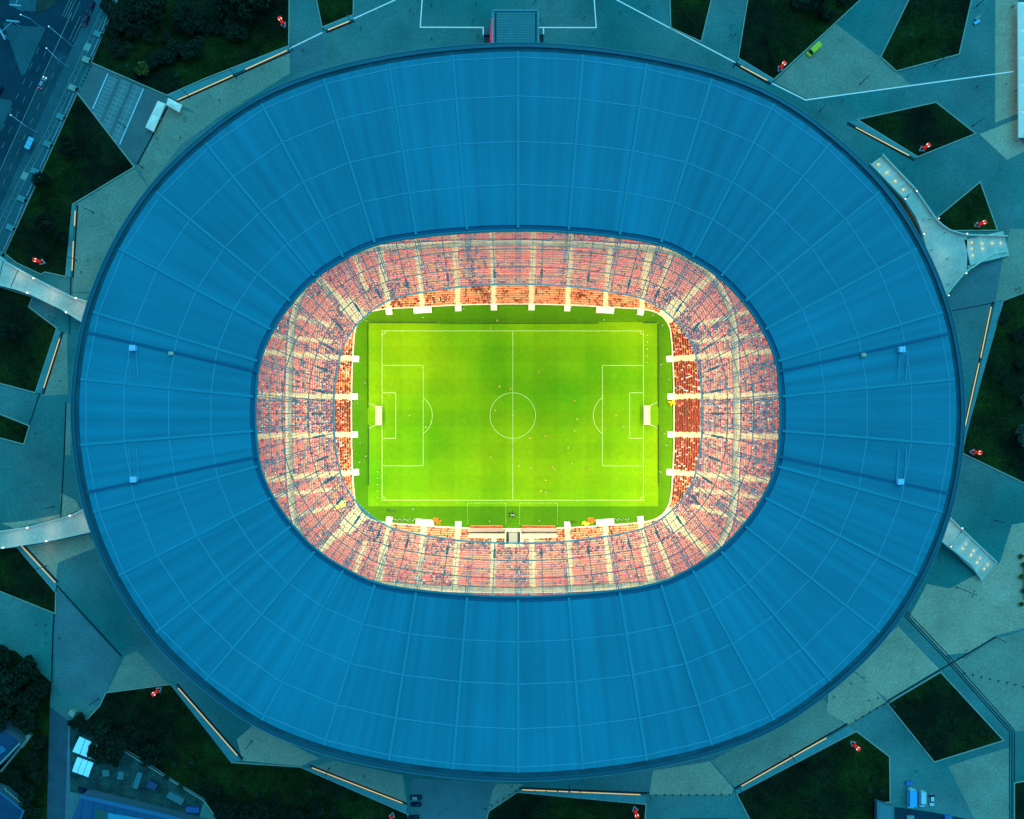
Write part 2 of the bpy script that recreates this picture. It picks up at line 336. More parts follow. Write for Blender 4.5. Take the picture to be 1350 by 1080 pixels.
def lawn(poly, z=0.30, kerb=0.42):
    P = PX(poly, z)
    m = MB(); m.prism(P, -0.2, z)
    o = m.build('lawn', lawn_m); tag(o, kind='structure')
    k = MB(); pc = ccw(P); out = offset_poly(pc, kerb); n = len(pc); inn = offset_poly(pc, 0.004)
    for i in range(n): k.prism([inn[i], out[i], out[(i+1) % n], inn[(i+1) % n]], -0.1, z + 0.06)
    kk = k.build('kerb', kerb_m, o); return o
LAWNS = [
 [(155, -60), (155, 0), (121, 82), (220, 125), (270, 103), (380, 60), (381, -60)],
 [(418, -60), (418, 0), (425, 35), (465, 19), (466, -60)],
 [(882, -60), (885, 36), (924, 54), (937, 0), (948, -60)],
 [(996, -60), (974, 76), (1020, 104), (1080, 49), (1133, 0), (1190, -55)],
 [(1228, -60), (1162, 75), (1182, 93), (1264, 71), (1280, 0), (1290, -60)],
 [(1132, 158), (1234, 135.6), (1285, 176), (1210, 206)],
 [(1292, 241), (1235, 288), (1243, 297), (1254, 303.5), (1314, 303)],
 [(1420, 360), (1323, 397), (1277, 560), (1269, 597), (1350, 636), (1420, 668)],
 [(102, 124), (176, 220), (95, 269), (86, 364), (59, 358), (54, 361), (22, 346), (7, 334)],
 [(-60, 356), (0, 379), (42, 392), (37, 405), (74, 433), (46, 517), (-60, 489)],
 [(-60, 523), (38, 562), (31, 585), (-60, 561)],
 [(-60, 728), (22, 722), (73, 782), (72, 808), (-60, 755)],
 [(140, 914), (225, 903), (305, 1006), (396, 1012), (537, 1074), (548, 1140), (330, 1140), (270, 1056), (148, 980), (110, 955), (132, 931)],
 [(682, 1045), (851, 1061), (846, 1140), (625, 1140), (645, 1070)],
 [(972, 1047), (1129, 965), (1172, 998), (1173, 1057), (1156, 1058), (1156, 1140), (1020, 1140)],
 [(1240, 887), (1322, 976), (1232, 1004), (1171, 928)],
 [(1338, 1033), (1420, 1018), (1420, 1140), (1338, 1140)],
]
for L in LAWNS: lawn(L)
# a few extra green grounds: yard at the bottom left
tag(MB().prism(PX([(-60, 845), (20, 858), (68, 900), (66, 925), (60, 1140), (-60, 1140)]), -0.2, 0.2).build('lawn', lawn_m), kind='structure')
tag(MB().prism(PX([(92, 952), (108, 956), (148, 981), (269, 1056), (262, 1078), (93, 1044)]), -0.2, 0.16).build('yard', mat('yard_ground', (0.03, 0.07, 0.06), 0.95, noise=0.6, nscale=0.2, fine=0.4, fscale=1.5)), kind='structure')

# bench walls with a warm light strip along the plaza side
BENCH = [
 ('long seat wall with two lit strips beside the parking bays, upper left', [(221, 126), (380, 60.5)], [(231, 132), (382, 65)], [[(233, 131), (306, 98.5)], [(323, 90.5), (378, 65.5)]]),
 ('short lit seat wall on the small lawn at the top edge', [(426, 36), (464.5, 20)], [(429, 40), (466, 25)], [[(432, 38.5), (460, 27)]]),
 ('lit seat wall at the corner by the yellow van', [(974.5, 77), (1020, 105)], [(969, 81), (1017, 109)], [[(977, 86), (1012, 105)]]),
 ('lit seat wall beside the kite-shaped lawn near the stair, upper right', [(1131, 159), (1210, 207)], [(1118, 160), (1207, 209)], [[(1129, 167), (1199, 204)]]),
 ('tall lit seat wall of the right-hand lawn, three strips', [(1322, 398), (1269.5, 590)], [(1312, 399), (1269, 587)], [[(1308, 405), (1294, 472)], [(1292, 479), (1271.5, 572)]]),
 ('lit seat wall left of the stadium above the upper left footbridge', [(95, 270), (86.5, 364)], [(99, 270), (93, 366)], [[(98, 278), (97, 298)], [(95.6, 318), (93.7, 357)]]),
 ('lit seat wall of the lawn just below the upper left footbridge', [(74.5, 434), (46.5, 517)], [(80, 437), (54, 519)], [[(77.5, 446), (56.5, 511)]]),
 ('lit seat wall just below the lower left footbridge', [(23, 722), (73, 781)], [(28, 720), (74.5, 770)], [[(27.5, 721), (72, 769)]]),
 ('long lit seat wall at lower left along the big lawn', [(226, 904), (304, 1005)], [(231, 904), (318, 1003)], [[(234, 908), (312, 997)]]),
 ('lit seat wall at the bottom edge left of the parked cars', [(398, 1012), (536, 1073)], [(407, 1012), (536, 1063)], [[(411, 1013.5), (530, 1060)]]),
 ('lit seat wall of the lawn at the bottom centre', [(684, 1044.5), (850, 1060)], [(684, 1042), (853, 1049)], [[(688, 1042.5), (844, 1049)]]),
 ('lit seat wall of the lawn at lower right', [(973, 1046), (1128, 964)], [(969, 1043), (1119, 957)], [[(978, 1037.5), (1090, 974)]]),
]
for lab, a, b, leds in BENCH:
    c = W((a[0][0]+a[1][0])/2, (a[0][1]+a[1][1])/2)
    t = empty('bench_wall', (0, 0, 0), 0, lab, 'bench wall', 'seat walls round the lawns')
    L = math.hypot(a[1][0]-a[0][0], a[1][1]-a[0][1]) / K
    n = max(3, min(22, int(L/4)))
    for i in range(n):                       # cast slabs with open joints
        f0, f1 = i/n, (i+1)/n - 0.06/L*1.0
        lp = lambda e, f: (e[0][0] + (e[1][0]-e[0][0])*f, e[0][1] + (e[1][1]-e[0][1])*f)
        zt = 0.50 + random.uniform(-0.006, 0.006)
        MB().prism(PX([lp(a, f0), lp(a, f1), lp(b, f1), lp(b, f0)], zt), 0.0, zt).build('slab', slab_m, t)
    for s0, s1 in leds:
        p0, p1 = W(*s0, 0.5), W(*s1, 0.5)
        d = (p1-p0).normalized(); nn = Vector((-d.y, d.x, 0)); 
        if nn.dot(-p0) < 0: nn = -nn
        MB().bar(p0 + nn*0.35 + Vector((0, 0, -0.02)), p1 + nn*0.35 + Vector((0, 0, -0.02)), 0.30, 0.14).build('light_strip', led_m, t)
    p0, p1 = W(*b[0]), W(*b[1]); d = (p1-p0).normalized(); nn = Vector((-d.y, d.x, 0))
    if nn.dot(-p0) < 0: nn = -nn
    MB().bar(p0 + nn*1.0 + Vector((0, 0, 0.05)), p1 + nn*1.0 + Vector((0, 0, 0.05)), 0.7, 0.04).build('dark_strip', drain_shade_m, t)  # dark strip paints the shade along the wall foot

# drains and pale inlaid lines across the plaza
DRAINS = [([(82, 648), (80, 684)], 0.5), ([(74, 771), (70, 830), (68, 900)], 0.6), ([(74, 771), (160, 865)], 0.6), ([(87, 531), (85, 590), (82, 648)], 0.5),
          ([(79, 440), (38, 562)], 0.45), ([(93.5, 366), (93, 395)], 0.5), ([(92, 412), (92, 440)], 0.4), ([(221, 141), (181, 217)], 0.7),
          ([(1312, 840), (1272, 864), (1170, 924)], 0.55), ([(1244, 412), (1312, 399)], 0.35), ([(966, 83), (970, 82)], 0.4), ([(1118, 957), (1170, 925)], 0.25), ([(896, 1080), (960, 1080)], 0.4)]
for pts, wd in DRAINS: tag(MB().strip(PX(pts), wd, 0.0, 0.052).build('drain_channel', drain_shade_m), kind='structure')
for off in (-3.2, 0, 3.2):
    px = side_pts([(1192, 807), (1246, 864), (1334, 964), (1334, 1130)], off)
    tag(MB().strip(PX(px), 0.38, 0.0, 0.056).build('drain_channel', drain_shade_m), kind='structure')
WLINES = [[(558, -20), (554, 36), (637, 36.4), (637, 47)], [(710, 36.4), (786, 36.5), (782, -20)], [(716.5, 37), (716.5, 47)], [(382, 64), (425, 43)], [(466, 25), (521, 0), (565, -20)],
          [(772, -22), (817, 2), (970, 83)], [(1018, 110), (1062, 132), (1336, 94.5)]]
for pts in WLINES: tag(MB().strip(PX(pts), 0.42, 0.0, 0.06).build('inlaid_line', lightline_m), kind='structure')

# ---- road at the upper left: frame along the park wall
D_ = Vector((-0.4138, 0.9104)); N_ = Vector((-0.9104, -0.4138))
def RF(s, o): return (155 + D_.x*s + N_.x*o, D_.y*s + N_.y*o)
def rband(name, o0, o1, s0, s1, z, m_, kind='structure'):
    return tag(MB().prism(PX([RF(s0, o0), RF(s1, o0), RF(s1, o1), RF(s0, o1)]), -0.1, z).build(name, m_), kind=kind)
rband('footway', 1, 28, -80, 460, 0.14, walk_m)
rband('road', 28, 220, -80, 480, 0.03, road_m)
rband('road', 28.6, 46, 95, 470, 0.036, road_w)
def rline(o, s0, s1, wd=0.22, z=0.045, m_=paint_m):
    return tag(MB().strip(PX([RF(s0, o), RF(s1, o)]), wd, 0.0, z).build('road_marking', m_), kind='structure')
rline(48, 40, 470, 0.28)
for o in (37, 58, 68):
    for s in range(100, 460, 22): rline(o, s, s+9, 0.16)
for o in (44, 50.5, 54, 57.5, 36, 31): rline(o, 22 if o > 40 else 40, 50 if o > 40 else 75, 0.2)
def cyc(pts, wd=0.2):
    tag(MB().strip(PX([RF(*p) for p in pts]), wd, 0.1, 0.155).build('road_marking', paint_m), kind='structure')
cyc([(-60, 7), (200, 7), (255, 11.5), (275, 12.5), (450, 16)]); cyc([(-60, 13.5), (200, 13.5), (252, 18.5), (275, 19.5), (450, 23)])
for s in range(-40, 440, 9):
    o = 10.3 + max(0, min(1, (s-200)/60))*5.5 + max(0, (s-260)/190)*3.5
    cyc([(s, o), (s+4, o)], 0.14)
for (s, o) in ((73, 10.5), (262, 15.5)):
    for k in range(5):
        p = [RF(s-5, o-3.2+k*1.6), RF(s+5, o-3.2+k*1.6)]
        tag(MB().strip(PX(p), 0.26, 0.1, 0.158).build('crossing_stripe', mat('crossing_paint', (0.75, 0.62, 0.45), 0.7)), kind='structure')
# traffic islands
ISL = [[(3, 29), (20, 34), (61, 36), (33, 99), (28, 99)], [(6, -40), (12, 5), (24, 14), (47, 16), (52, -40)], [(52.5, -40), (47.5, 16.4), (62, 14), (73, 6), (76, -40)], [(-20, 128), (14, 132), (17, 137), (2, 170), (-20, 215)]]
for i, p in enumerate(ISL): tag(MB().prism(PX(p), 0.0, 0.16, inset=0.15).build('traffic_island', walk_m if i != 2 else mat('verge', (0.04, 0.06, 0.045), 0.95, noise=0.3, nscale=0.3)), kind='structure')

# parking bays between the gate piers
lot = [(121, 83), (220, 126), (182, 214), (176, 219), (103, 125)]
tag(MB().prism(PX(lot), -0.05, 0.04).build('parking_lot', mat('parking_paving', (0.15, 0.18, 0.165), 0.9, noise=0.15, nscale=0.1, fine=0.12, fscale=1.3)), kind='structure')
u_ = Vector((201-122, 115-82)).normalized(); ex = Vector((22, 9.3)).normalized(); ey = Vector((-20.5, 48)).normalized()
def LOT(a, b): return (142 + ex.x*a + ey.x*b, 95 + ex.y*a + ey.y*b)
def inlot(p):
    return True
def lotline(a0, b0, a1, b1, wd=0.2, z=0.05): tag(MB().strip(PX([LOT(a0, b0), LOT(a1, b1)]), wd, 0.0, z).build('bay_marking', white_m if wd > 0.3 else mat('bay_paint', (0.55, 0.52, 0.40), 0.7)), kind='structure')
lotline(1, 2, 1, 53, 0.45); lotline(52, 2, 52, 82, 0.45)
for c, (a0, a1, b0, b1) in enumerate(((4, 15, 5, 62), (21, 33, 3, 72), (39, 50, 3, 80))):
    for k in range(12):
        b = b0 + (b1-b0)*k/11
        lotline(a0, b, a1, b, 0.13)
    if c: lotline((a0+a1)/2, b0, (a0+a1)/2, b1, 0.12, 0.046)
    tag(MB().prism(PX([LOT(a0-1, b0-1), LOT(a1+1, b0-1), LOT(a1+1, b1+1), LOT(a0-1, b1+1)]), -0.05, 0.043).build('parking_bays', mat('bay_paving', (0.20, 0.25, 0.235), 0.9, noise=0.15, nscale=0.2)), kind='structure')

# road and footway at the lower left
tag(MB().prism(PX([(64, 930), (90, 950), (84, 1140), (55, 1140)]), -0.1, 0.03).build('road', mat('lane_asphalt', (0.06, 0.10, 0.125), 0.9, noise=0.2, nscale=0.15, fine=0.12)), kind='structure')
tag(MB().prism(PX([(90.2, 952), (94, 956), (88, 1140), (84.2, 1140)]), -0.1, 0.15).build('footway', mat('pale_footway', (0.16, 0.20, 0.24), 0.9, noise=0.2, nscale=0.2)), kind='structure')
tag(MB().prism(PX([(89, 1042), (96, 1046), (110, 1046), (96, 1100), (86, 1100)]), -0.1, 0.05).build('pavement', pave_d), kind='structure')

# ------------------------------------------------------------------ the stadium
ST = empty('stadium', (0, 0, 0), 0, 'big oval football stadium with blue metal roof, glazed inner ring and red seats', 'stadium')
def quads(half, sx, sy, inner=False):
    """complete the quarter list of points (top centre -> left) to all 38 stations, clockwise from the top"""
    tl = half                                  # top centre to left
    mx = lambda p: (sx - p[0], p[1]); my = lambda p: (p[0], sy - p[1])
    right_top = [mx(p) for p in tl[1:]]        # top -> right
    seq = [tl[0]] + right_top                                  # 0..9
    seq += [my(mx(p)) for p in tl[1:][::-1]]                   # right -> bottom
    seq += [my(tl[0])]
    seq += [my(p) for p in tl[1:]]
    seq += [p for p in tl[1:][::-1]]
    return seq
O_q = [(683, 68), (597, 72.5), (513, 84), (427, 104), (345, 137), (271, 189), (206, 253), (157, 328), (123, 411.5), (106.5, 500)]
I_q = [(683, 304), (616, 306.5), (549, 313), (495, 323), (454, 342), (417, 366.5), (385.5, 399), (360, 436), (343, 477), (337.5, 523)]
G_q = [(683, 375), (622, 377), (563, 384.5), (519, 394), (492, 408.5), (468, 431), (453, 456), (446, 481), (442, 507), (440.5, 532)]
NS = 38
OP, IP, GP = quads(O_q, 1365.5, 1086.5), quads(I_q, 1365.5, 1091), quads(G_q, 1366, 1091)
assert len(OP) == NS
ZO, ZI, ZG = 50.0, 44.5, 42.5
OW = [W(p[0], p[1], ZO) for p in OP]; IW = [W(p[0], p[1], ZI) for p in IP]; GW = [W(p[0], p[1], ZG) for p in GP]
def spl(P, i, t):
    p0, p1, p2, p3 = P[(i-1) % len(P)], P[i % len(P)], P[(i+1) % len(P)], P[(i+2) % len(P)]
    return 0.5*((2*p1) + (p2-p0)*t + (2*p0-5*p1+4*p2-p3)*t*t + (3*p1-p0-3*p2+p3)*t*t*t)
NU = 4
def RP(i, u, t, dz=0.0):
    """point on the roof: sector i, across u, down the fall t (0 outer edge .. 1 inner edge)"""
    a0 = OW[i % NS].lerp(IW[i % NS], t); a1 = OW[(i+1) % NS].lerp(IW[(i+1) % NS], t)
    lin = a0.lerp(a1, u)
    if t < 0.02 or t > 0.95:
        c = spl(OW, i, u).lerp(spl(IW, i, u), t); lin = c
    return lin + Vector((0, 0, dz))
BANDS = [0.0, 0.030, 0.245, 0.498, 0.740, 0.968]
def slabmesh(name, grid, thick, uvg=None, mat_=None, parent=None):
    """thin plate from a (rows x cols) grid of points"""
    nr, nc = len(grid), len(grid[0]); v = []; f = []
    for r in grid: v += [tuple(p) for p in r]
    nb = len(v)
    for r in grid: v += [(p[0], p[1], p[2]-thick) for p in r]
    for r in range(nr-1):
        for c in range(nc-1):
            a = r*nc+c; q = (a, a+1, a+nc+1, a+nc); f.append(q); f.append(tuple(nb+x for x in q[::-1]))
    ring = [c for c in range(nc)] + [r*nc+nc-1 for r in range(1, nr)] + [(nr-1)*nc+c for c in range(nc-2, -1, -1)] + [r*nc for r in range(nr-2, 0, -1)]
    for k in range(len(ring)):
        a, b = ring[k], ring[(k+1) % len(ring)]; f.append((b, a, nb+a, nb+b))
    me = bpy.data.meshes.new(name); me.from_pydata(v, [], f); me.update()
    # upward first face
    if me.polygons[0].normal.z < 0: me.flip_normals()
    if uvg:
        uvs = [u for r in uvg for u in r]; uvs = uvs + uvs
        L = me.uv_layers.new(name='UVMap')
        for lp in me.loops: L.data[lp.index].uv = uvs[lp.vertex_index]
    return link_mesh(name, me, parent, (mat_,))
for i in range(NS):
    for b in range(5):
        t0, t1 = BANDS[b], BANDS[b+1]
        if b == 4: grid = [[RP(i, u/NU, t0) for u in range(NU+1)], [RP(i, u/NU, t1) for u in range(NU+1)]]
        else: grid = [[RP(i, u/NU, t0) for u in range(NU+1)], [RP(i, u/NU, t1) for u in range(NU+1)]]
        dz = random.uniform(-0.012, 0.012)
        grid = [[p + Vector((0, 0, dz)) for p in r] for r in grid]
        uvg = [[(i*57.3 + u/NU*20.0, tt*65) for u in range(NU+1)] for tt in (t0, t1)]
        slabmesh('roof_panel', grid, 0.30 if b else 1.6, uvg, roof_m, ST)
    for t in BANDS[1:5]:
        m = MB()
        for k in range(2):
            m.bar(RP(i, 0.02+0.48*k, t, 0.04), RP(i, 0.5+0.48*k, t, 0.04), 0.22, 0.12)
        m.build('roof_seam', seam_m, ST)
    # radial rib on the station line
    a, b_ = OW[i] + Vector((0, 0, 0.08)), OW[i].lerp(IW[i], 0.985) + Vector((0, 0, 0.08))
    MB().bar(a, b_, 0.9, 0.42).build('roof_rib', rib_m, ST)
# walkways with safety rail across the end sectors and the rooftop housings beside them
for lab, p0, p1, boxp, sm in (('l', (114.5, 438), (340, 490), (176, 459), (226, 466)), ('l', (114.5, 649), (340, 602), (177, 632), None), ('r', (1250, 440), (1026, 490), (1188, 461), (1138, 468)), ('r', (1250, 650), (1026, 602), (1186, 635), None)):
    zt = lambda f: ZO + (ZI-ZO)*f
    a, b = W(p0[0], p0[1], ZO+0.25), W(p1[0], p1[1], ZI+0.3)
    m = MB(); m.bar(a, b, 0.8, 0.4)
    d = (b-a).normalized(); nn = Vector((-d.y, d.x, 0)).normalized()
    for k in range(24):
        c = a.lerp(b, (k+0.5)/24); m.bar(c + nn*0.45, c + nn*0.45 + Vector((0, 0, 1.1)), 0.08, 0.08)
    m.bar(a + nn*0.45 + Vector((0, 0, 1.1)), b + nn*0.45 + Vector((0, 0, 1.1)), 0.07, 0.07)
    m.build('roof_walkway', walkway_m, ST)
    c = W(boxp[0], boxp[1], 49.5)
    m = MB(); m.box((c.x, c.y, 49.6), (1.9, 1.8, 2.0)); m.box((c.x, c.y, 50.7), (2.1, 2.0, 0.2)); m.box((c.x+0.6, c.y-0.6, 50.9), (0.6, 0.7, 0.3))
    m.build('roof_housing', mat('pale_housing', (0.55, 0.72, 0.85), 0.5), ST)
    if sm:
        c = W(sm[0], sm[1], 48); m = MB(); m.box((c.x, c.y, 48.4), (1.5, 1.2, 0.9)); m.box((c.x, c.y, 48.95), (0.8, 0.5, 0.2)); m.build('roof_vent', mat('cream_vent', (0.95, 0.6, 0.35), 0.6), ST)
    # second seam line each side of the housing, as on the real roof
    x = boxp[0]
    for dx in (-4, 6):
        yy = ((500, boxp[1]) if boxp[1] < 540 else (boxp[1], 592))
        sgn = 1 if x < 680 else -1
        MB().bar(W(x+dx*1.0, yy[0], 49.0), W(x+dx*1.0-sgn*3, yy[1], 49.0), 0.2, 0.2).build('roof_seam', seam_m, ST)
# outer edge: gutter trench, fascia cornice and outer wall, built sector by sector
def outward(i, u):
    e = 0.02; a = spl(OW, i, max(0, u-e)); b = spl(OW, i, min(1, u+e)); d = (b-a).normalized(); n = Vector((d.y, -d.x, 0))
    p = spl(OW, i, u)
    if n.dot(Vector((p.x, p.y, 0))) < 0: n = -n
    return p, n
GUT, FAS = 1.75, 3.45
for i in range(NS):
    pts = [outward(i, u/NU) for u in range(NU+1)]
    slabmesh('gutter', [[p + n*0.02 + Vector((0, 0, -0.9)) for p, n in pts], [p + n*(GUT) + Vector((0, 0, -0.9)) for p, n in pts]], 0.2, None, gutter_m, ST)
    slabmesh('fascia', [[p + n*GUT + Vector((0, 0, -0.25)) for p, n in pts], [p + n*FAS + Vector((0, 0, -0.95)) for p, n in pts]], 3.0, None, fascia_m, ST)
    m = MB()
    for k in range(NU): m.bar(pts[k][0] + pts[k][1]*FAS + Vector((0, 0, -0.85)), pts[k+1][0] + pts[k+1][1]*FAS + Vector((0, 0, -0.85)), 0.22, 0.3)
    m.build('edge_trim', edge_m, ST)
    # outer wall below, leaning in towards the foot, with a fin on each station
    m = MB()
    for k in range(NU):
        a, na = pts[k]; b, nb = pts[k+1]
        m.quad(a + na*2.6 + Vector((0, 0, -4.0)), b + nb*2.6 + Vector((0, 0, -4.0)), Vector((b.x, b.y, 0)) - nb*6, Vector((a.x, a.y, 0)) - na*6)
    m.build('facade_wall', facade_m, ST)
    a, na = pts[0]
    MB().bar(a + na*2.9 + Vector((0, 0, -4)), Vector((a.x, a.y, 0)) - na*5.0, 0.8, 1.2).build('facade_fin', tlight_m, ST)
# inner edge ring of the opaque roof: trough and round tube
for i in range(NS):
    slabmesh('roof_trough', [[RP(i, u/NU, 0.955, -0.5) for u in range(NU+1)], [RP(i, u/NU, 1.0, -0.5) for u in range(NU+1)]], 0.15, None, walkway_m, ST)  # trough coloured dark for the shade line beside the raised ring
    m = MB()
    for k in range(NU): m.cyl(spl(IW, i, k/NU) + Vector((0, 0, 0.1)), spl(IW, i, (k+1)/NU) + Vector((0, 0, 0.1)), 0.48, n=8)
    m.build('ring_tube', ringm_m, ST, smooth=False)
    m = MB()
    for k in range(NU): m.cyl(spl(GW, i, k/NU), spl(GW, i, (k+1)/NU), 0.30, n=6)
    m.build('ring_tube', mat('inner_ring_paint', (0.50, 0.52, 0.46), 0.4), ST)
# glazed inner ring: panes, purlins, rafters, main trusses
NV = 6
def GPt(i, u, v, dz=0.0):
    if 0.001 < v < 0.999:
        p = IW[i % NS].lerp(GW[i % NS], v).lerp(IW[(i+1) % NS].lerp(GW[(i+1) % NS], v), u)
        c = spl(IW, i, u).lerp(spl(GW, i, u), v); p = p.lerp(c, 0.6)
    else: p = spl(IW, i, u).lerp(spl(GW, i, u), v)
    return p + Vector((0, 0, dz))
for i in range(NS):
    for j in range(NV):
        grid = [[GPt(i, u/2, (j+0.01)/NV if j else 0.02) for u in range(3)], [GPt(i, u/2, (j+0.99)/NV) for u in range(3)]]
        slabmesh('glass_pane', grid, 0.06, None, glaze_m, ST)
        m = MB()
        if j:
            for k in range(2): m.bar(GPt(i, k/2, j/NV, -0.35), GPt(i, (k+1)/2, j/NV, -0.35), 0.16 if j % 2 else 0.30, 0.4)
            m.build('purlin', tsteel_m, ST)
    for u, wd in ((0.30, 0.17), (0.5, 0.34), (0.72, 0.15)):
        MB().bar(GPt(i, u, 0.02, -0.8), GPt(i, u, 0.995, -0.6), wd, 0.6).build('rafter', tsteel_m, ST)
    m = MB()
    for u in (0.10, 0.20, 0.40, 0.61, 0.81, 0.91): m.bar(GPt(i, u, 0.02, 0.10), GPt(i, u, 0.995, 0.10), 0.11, 0.12)
    for j in range(NV):
        for k in range(2): m.bar(GPt(i, k/2, (j+0.5)/NV, 0.10), GPt(i, (k+1)/2, (j+0.5)/NV, 0.10), 0.11, 0.12)
    tag(m.build('glazing_bars', mat('glazing_bar_metal', (0.48, 0.52, 0.50), 0.5), ST), kind='stuff')
    # main truss: twin top chords with lacing and one bottom chord
    a, b = IW[i], GW[i]; d = (b-a).normalized(); s_ = Vector((-d.y, d.x, 0)).normalized()
    m = MB()
    for q in (-0.85, 0.85): m.bar(a + s_*q + Vector((0, 0, -0.3)), b + s_*q*0.7 + Vector((0, 0, -0.3)), 0.24, 0.35)
    n = 11
    for k in range(n):
        q = 0.8 if k % 2 else -0.8
        m.bar(a.lerp(b, k/n) + s_*q + Vector((0, 0, -0.4)), a.lerp(b, (k+1)/n) - s_*q + Vector((0, 0, -0.4)), 0.13, 0.13)
    m.build('main_truss', tsteel_m, ST)
    MB().bar(a + Vector((0, 0, -2.6)), a.lerp(b, 0.55) + Vector((0, 0, -1.6)), 0.32, 0.32).build('truss_chord', tlight_m, ST)
    # light and loudspeaker cluster hung near the tip of every rafter pair
    c = GPt(i, 0.5, 0.70, -1.8); c2 = GPt(i, 0.5, 0.86, -1.8)
    m = MB(); m.bar(c, c2, 0.8, 0.9); m.bar(c.lerp(c2, 0.1), c.lerp(c2, 0.1) + Vector((0, 0, 1.4)), 0.1, 0.1); m.bar(c.lerp(c2, 0.9), c.lerp(c2, 0.9) + Vector((0, 0, 1.4)), 0.1, 0.1)
    m.build('speaker_cluster', steel_m, ST)
    # flood lamp bar under the glass edge
    e0, e1 = GPt(i, 0.2, 0.985, -1.1), GPt(i, 0.8, 0.985, -1.1)
    fx = MB().bar(e0, e1, 0.5, 0.5).build('floodlight_bar', steel_m, ST)
    m = MB()
    for k in range(4):
        c = e0.lerp(e1, (k+0.5)/4); m.box((c.x, c.y, c.z-0.33), (0.5, 0.5, 0.12))
    m.build('lamp', headlamp_m, fx)
# light from the flood lamp bars
for k in range(19):
    i = k*2; p = GPt(i, 0.5, 0.74, -2.2)
    ld = bpy.data.lights.new('floodlight', 'AREA'); ld.shape = 'DISK'; ld.size = 5.0; ld.energy = FLOOD_W*(1.28 if p.y < -20 else 0.86); ld.color = (1.0, 0.88, 0.52)
    lo = bpy.data.objects.new('floodlight_beam', ld); COL.objects.link(lo); lo.location = p; lo.parent = ST
    tgt = Vector((p.x*0.93, p.y*0.9, 0)); lo.rotation_euler = (p - tgt).to_track_quat('Z', 'Y').to_euler()

# ---- terraces and seats
F_q = [(676, 401.5), (749, 403), (797, 405.5), (843, 408), (862, 411.5), (874, 418.5), (881, 429), (884, 441), (886, 468), (887.5, 500), (888, 549), (887.5, 597), (886, 630), (884, 655), (881, 666), (874, 677), (862, 684.5), (843, 688.5), (797, 692), (749, 695), (676, 696.5)]
F_all = F_q + [(1352-x, y) for x, y in F_q[1:-1][::-1]]
FWp = [W(x, y, 0.9) for x, y in F_all]
dense = []
for i in range(len(FWp)):
    for k in range(16): dense.append(spl(FWp, i, k/16))
# resample by length
def resample(P, n):
    L = [0.0]
    for i in range(len(P)): L.append(L[-1] + (P[(i+1) % len(P)]-P[i]).length)
    out = []; j = 0
    for k in range(n):
        t = L[-1]*k/n
        while L[j+1] < t: j += 1
        f = (t-L[j])/(L[j+1]-L[j]); out.append(P[j].lerp(P[(j+1) % len(P)], f))
    return out, L[-1]
NF = 480
FP, FLEN = resample(dense, NF)
FN = []
for k in range(NF):
    d = sum(((FP[(k+q) % NF]-FP[(k-q) % NF]).normalized() for q in range(1, 9)), Vector((0, 0, 0))).normalized()
    n = Vector((d.y, -d.x, 0)); 
    if n.dot(FP[k]) < 0: n = -n
    FN.append(n)
def ring(k, d, z):
    p = FP[k % NF] + FN[k % NF]*d; return Vector((p.x, p.y, z))
ROWS = []                                     # (inner distance, tread height)
d, z = 0.38, 1.1
for r in range(25): ROWS.append((d, z, 0)); d += 0.86; z += 0.34
D_BRK = d; d += 2.0; z += 2.0
for r in range(20): ROWS.append((d, z, 1)); d += 0.84; z += 0.50
t = MB(); nr = len(ROWS)
prof = [(0.0, 0.0), (0.0, 1.2), (0.3, 1.2), (0.3, 1.1)]
for (dd, zz, q) in ROWS:
    if abs(dd - ROWS[25][0]) < 1e-6: prof += [(D_BRK, prof[-1][1]), (D_BRK+1.7, prof[-1][1]), (D_BRK+1.7, zz+0.6), (D_BRK+2.0, zz+0.6)]
    prof += [(dd, prof[-1][1] if abs(dd-ROWS[25][0]) > 1e-6 else zz), (dd, zz), (dd+0.85, zz)]
prof += [(prof[-1][0], prof[-1][1]+2.5), (prof[-1][0]+1.0, prof[-1][1]+2.5)]
STEP = 3; NK = NF//STEP
v = []; f = []
for (dd, zz) in prof:
    for k in range(NK): v.append(tuple(ring(k*STEP, dd, zz)))
for a in range(len(prof)-1):
    for k in range(NK): f.append((a*NK+k, a*NK+(k+1) % NK, (a+1)*NK+(k+1) % NK, (a+1)*NK+k))
me = bpy.data.meshes.new('terrace'); me.from_pydata(v, [], f); me.update(); link_mesh('terrace', me, ST, (terrace_m,))
# front wall cap and break rail: pale lines
def ringbar(name, dd, zz, wd, ht, m_):
    b = MB()
    for k in range(NK): b.bar(ring(k*STEP, dd, zz), ring(((k+1) % NK)*STEP, dd, zz), wd, ht)
    return b.build(name, m_, ST)
ringbar('front_wall_cap', 0.15, 1.25, 0.34, 0.12, mat('cream_cap', (0.8, 0.75, 0.6), 0.6))
m = MB()
for k in range(NK):
    a0, a1 = ring(k*STEP, D_BRK+0.1, ROWS[24][1]+0.03), ring(((k+1) % NK)*STEP, D_BRK+0.1, ROWS[24][1]+0.03); b0, b1 = ring(k*STEP, D_BRK+1.65, ROWS[24][1]+0.03), ring(((k+1) % NK)*STEP, D_BRK+1.65, ROWS[24][1]+0.03)
    m.quad(a1, a0, b0, b1)
m.build('tier_walkway', mat('walkway_screed', (0.36, 0.38, 0.27), 0.8, noise=0.4, nscale=0.3, fine=0.2, fscale=2), ST)
ringbar('tier_rail', D_BRK+1.85, prof[0][1] + ROWS[25][1]+0.95, 0.28, 0.2, white_m)
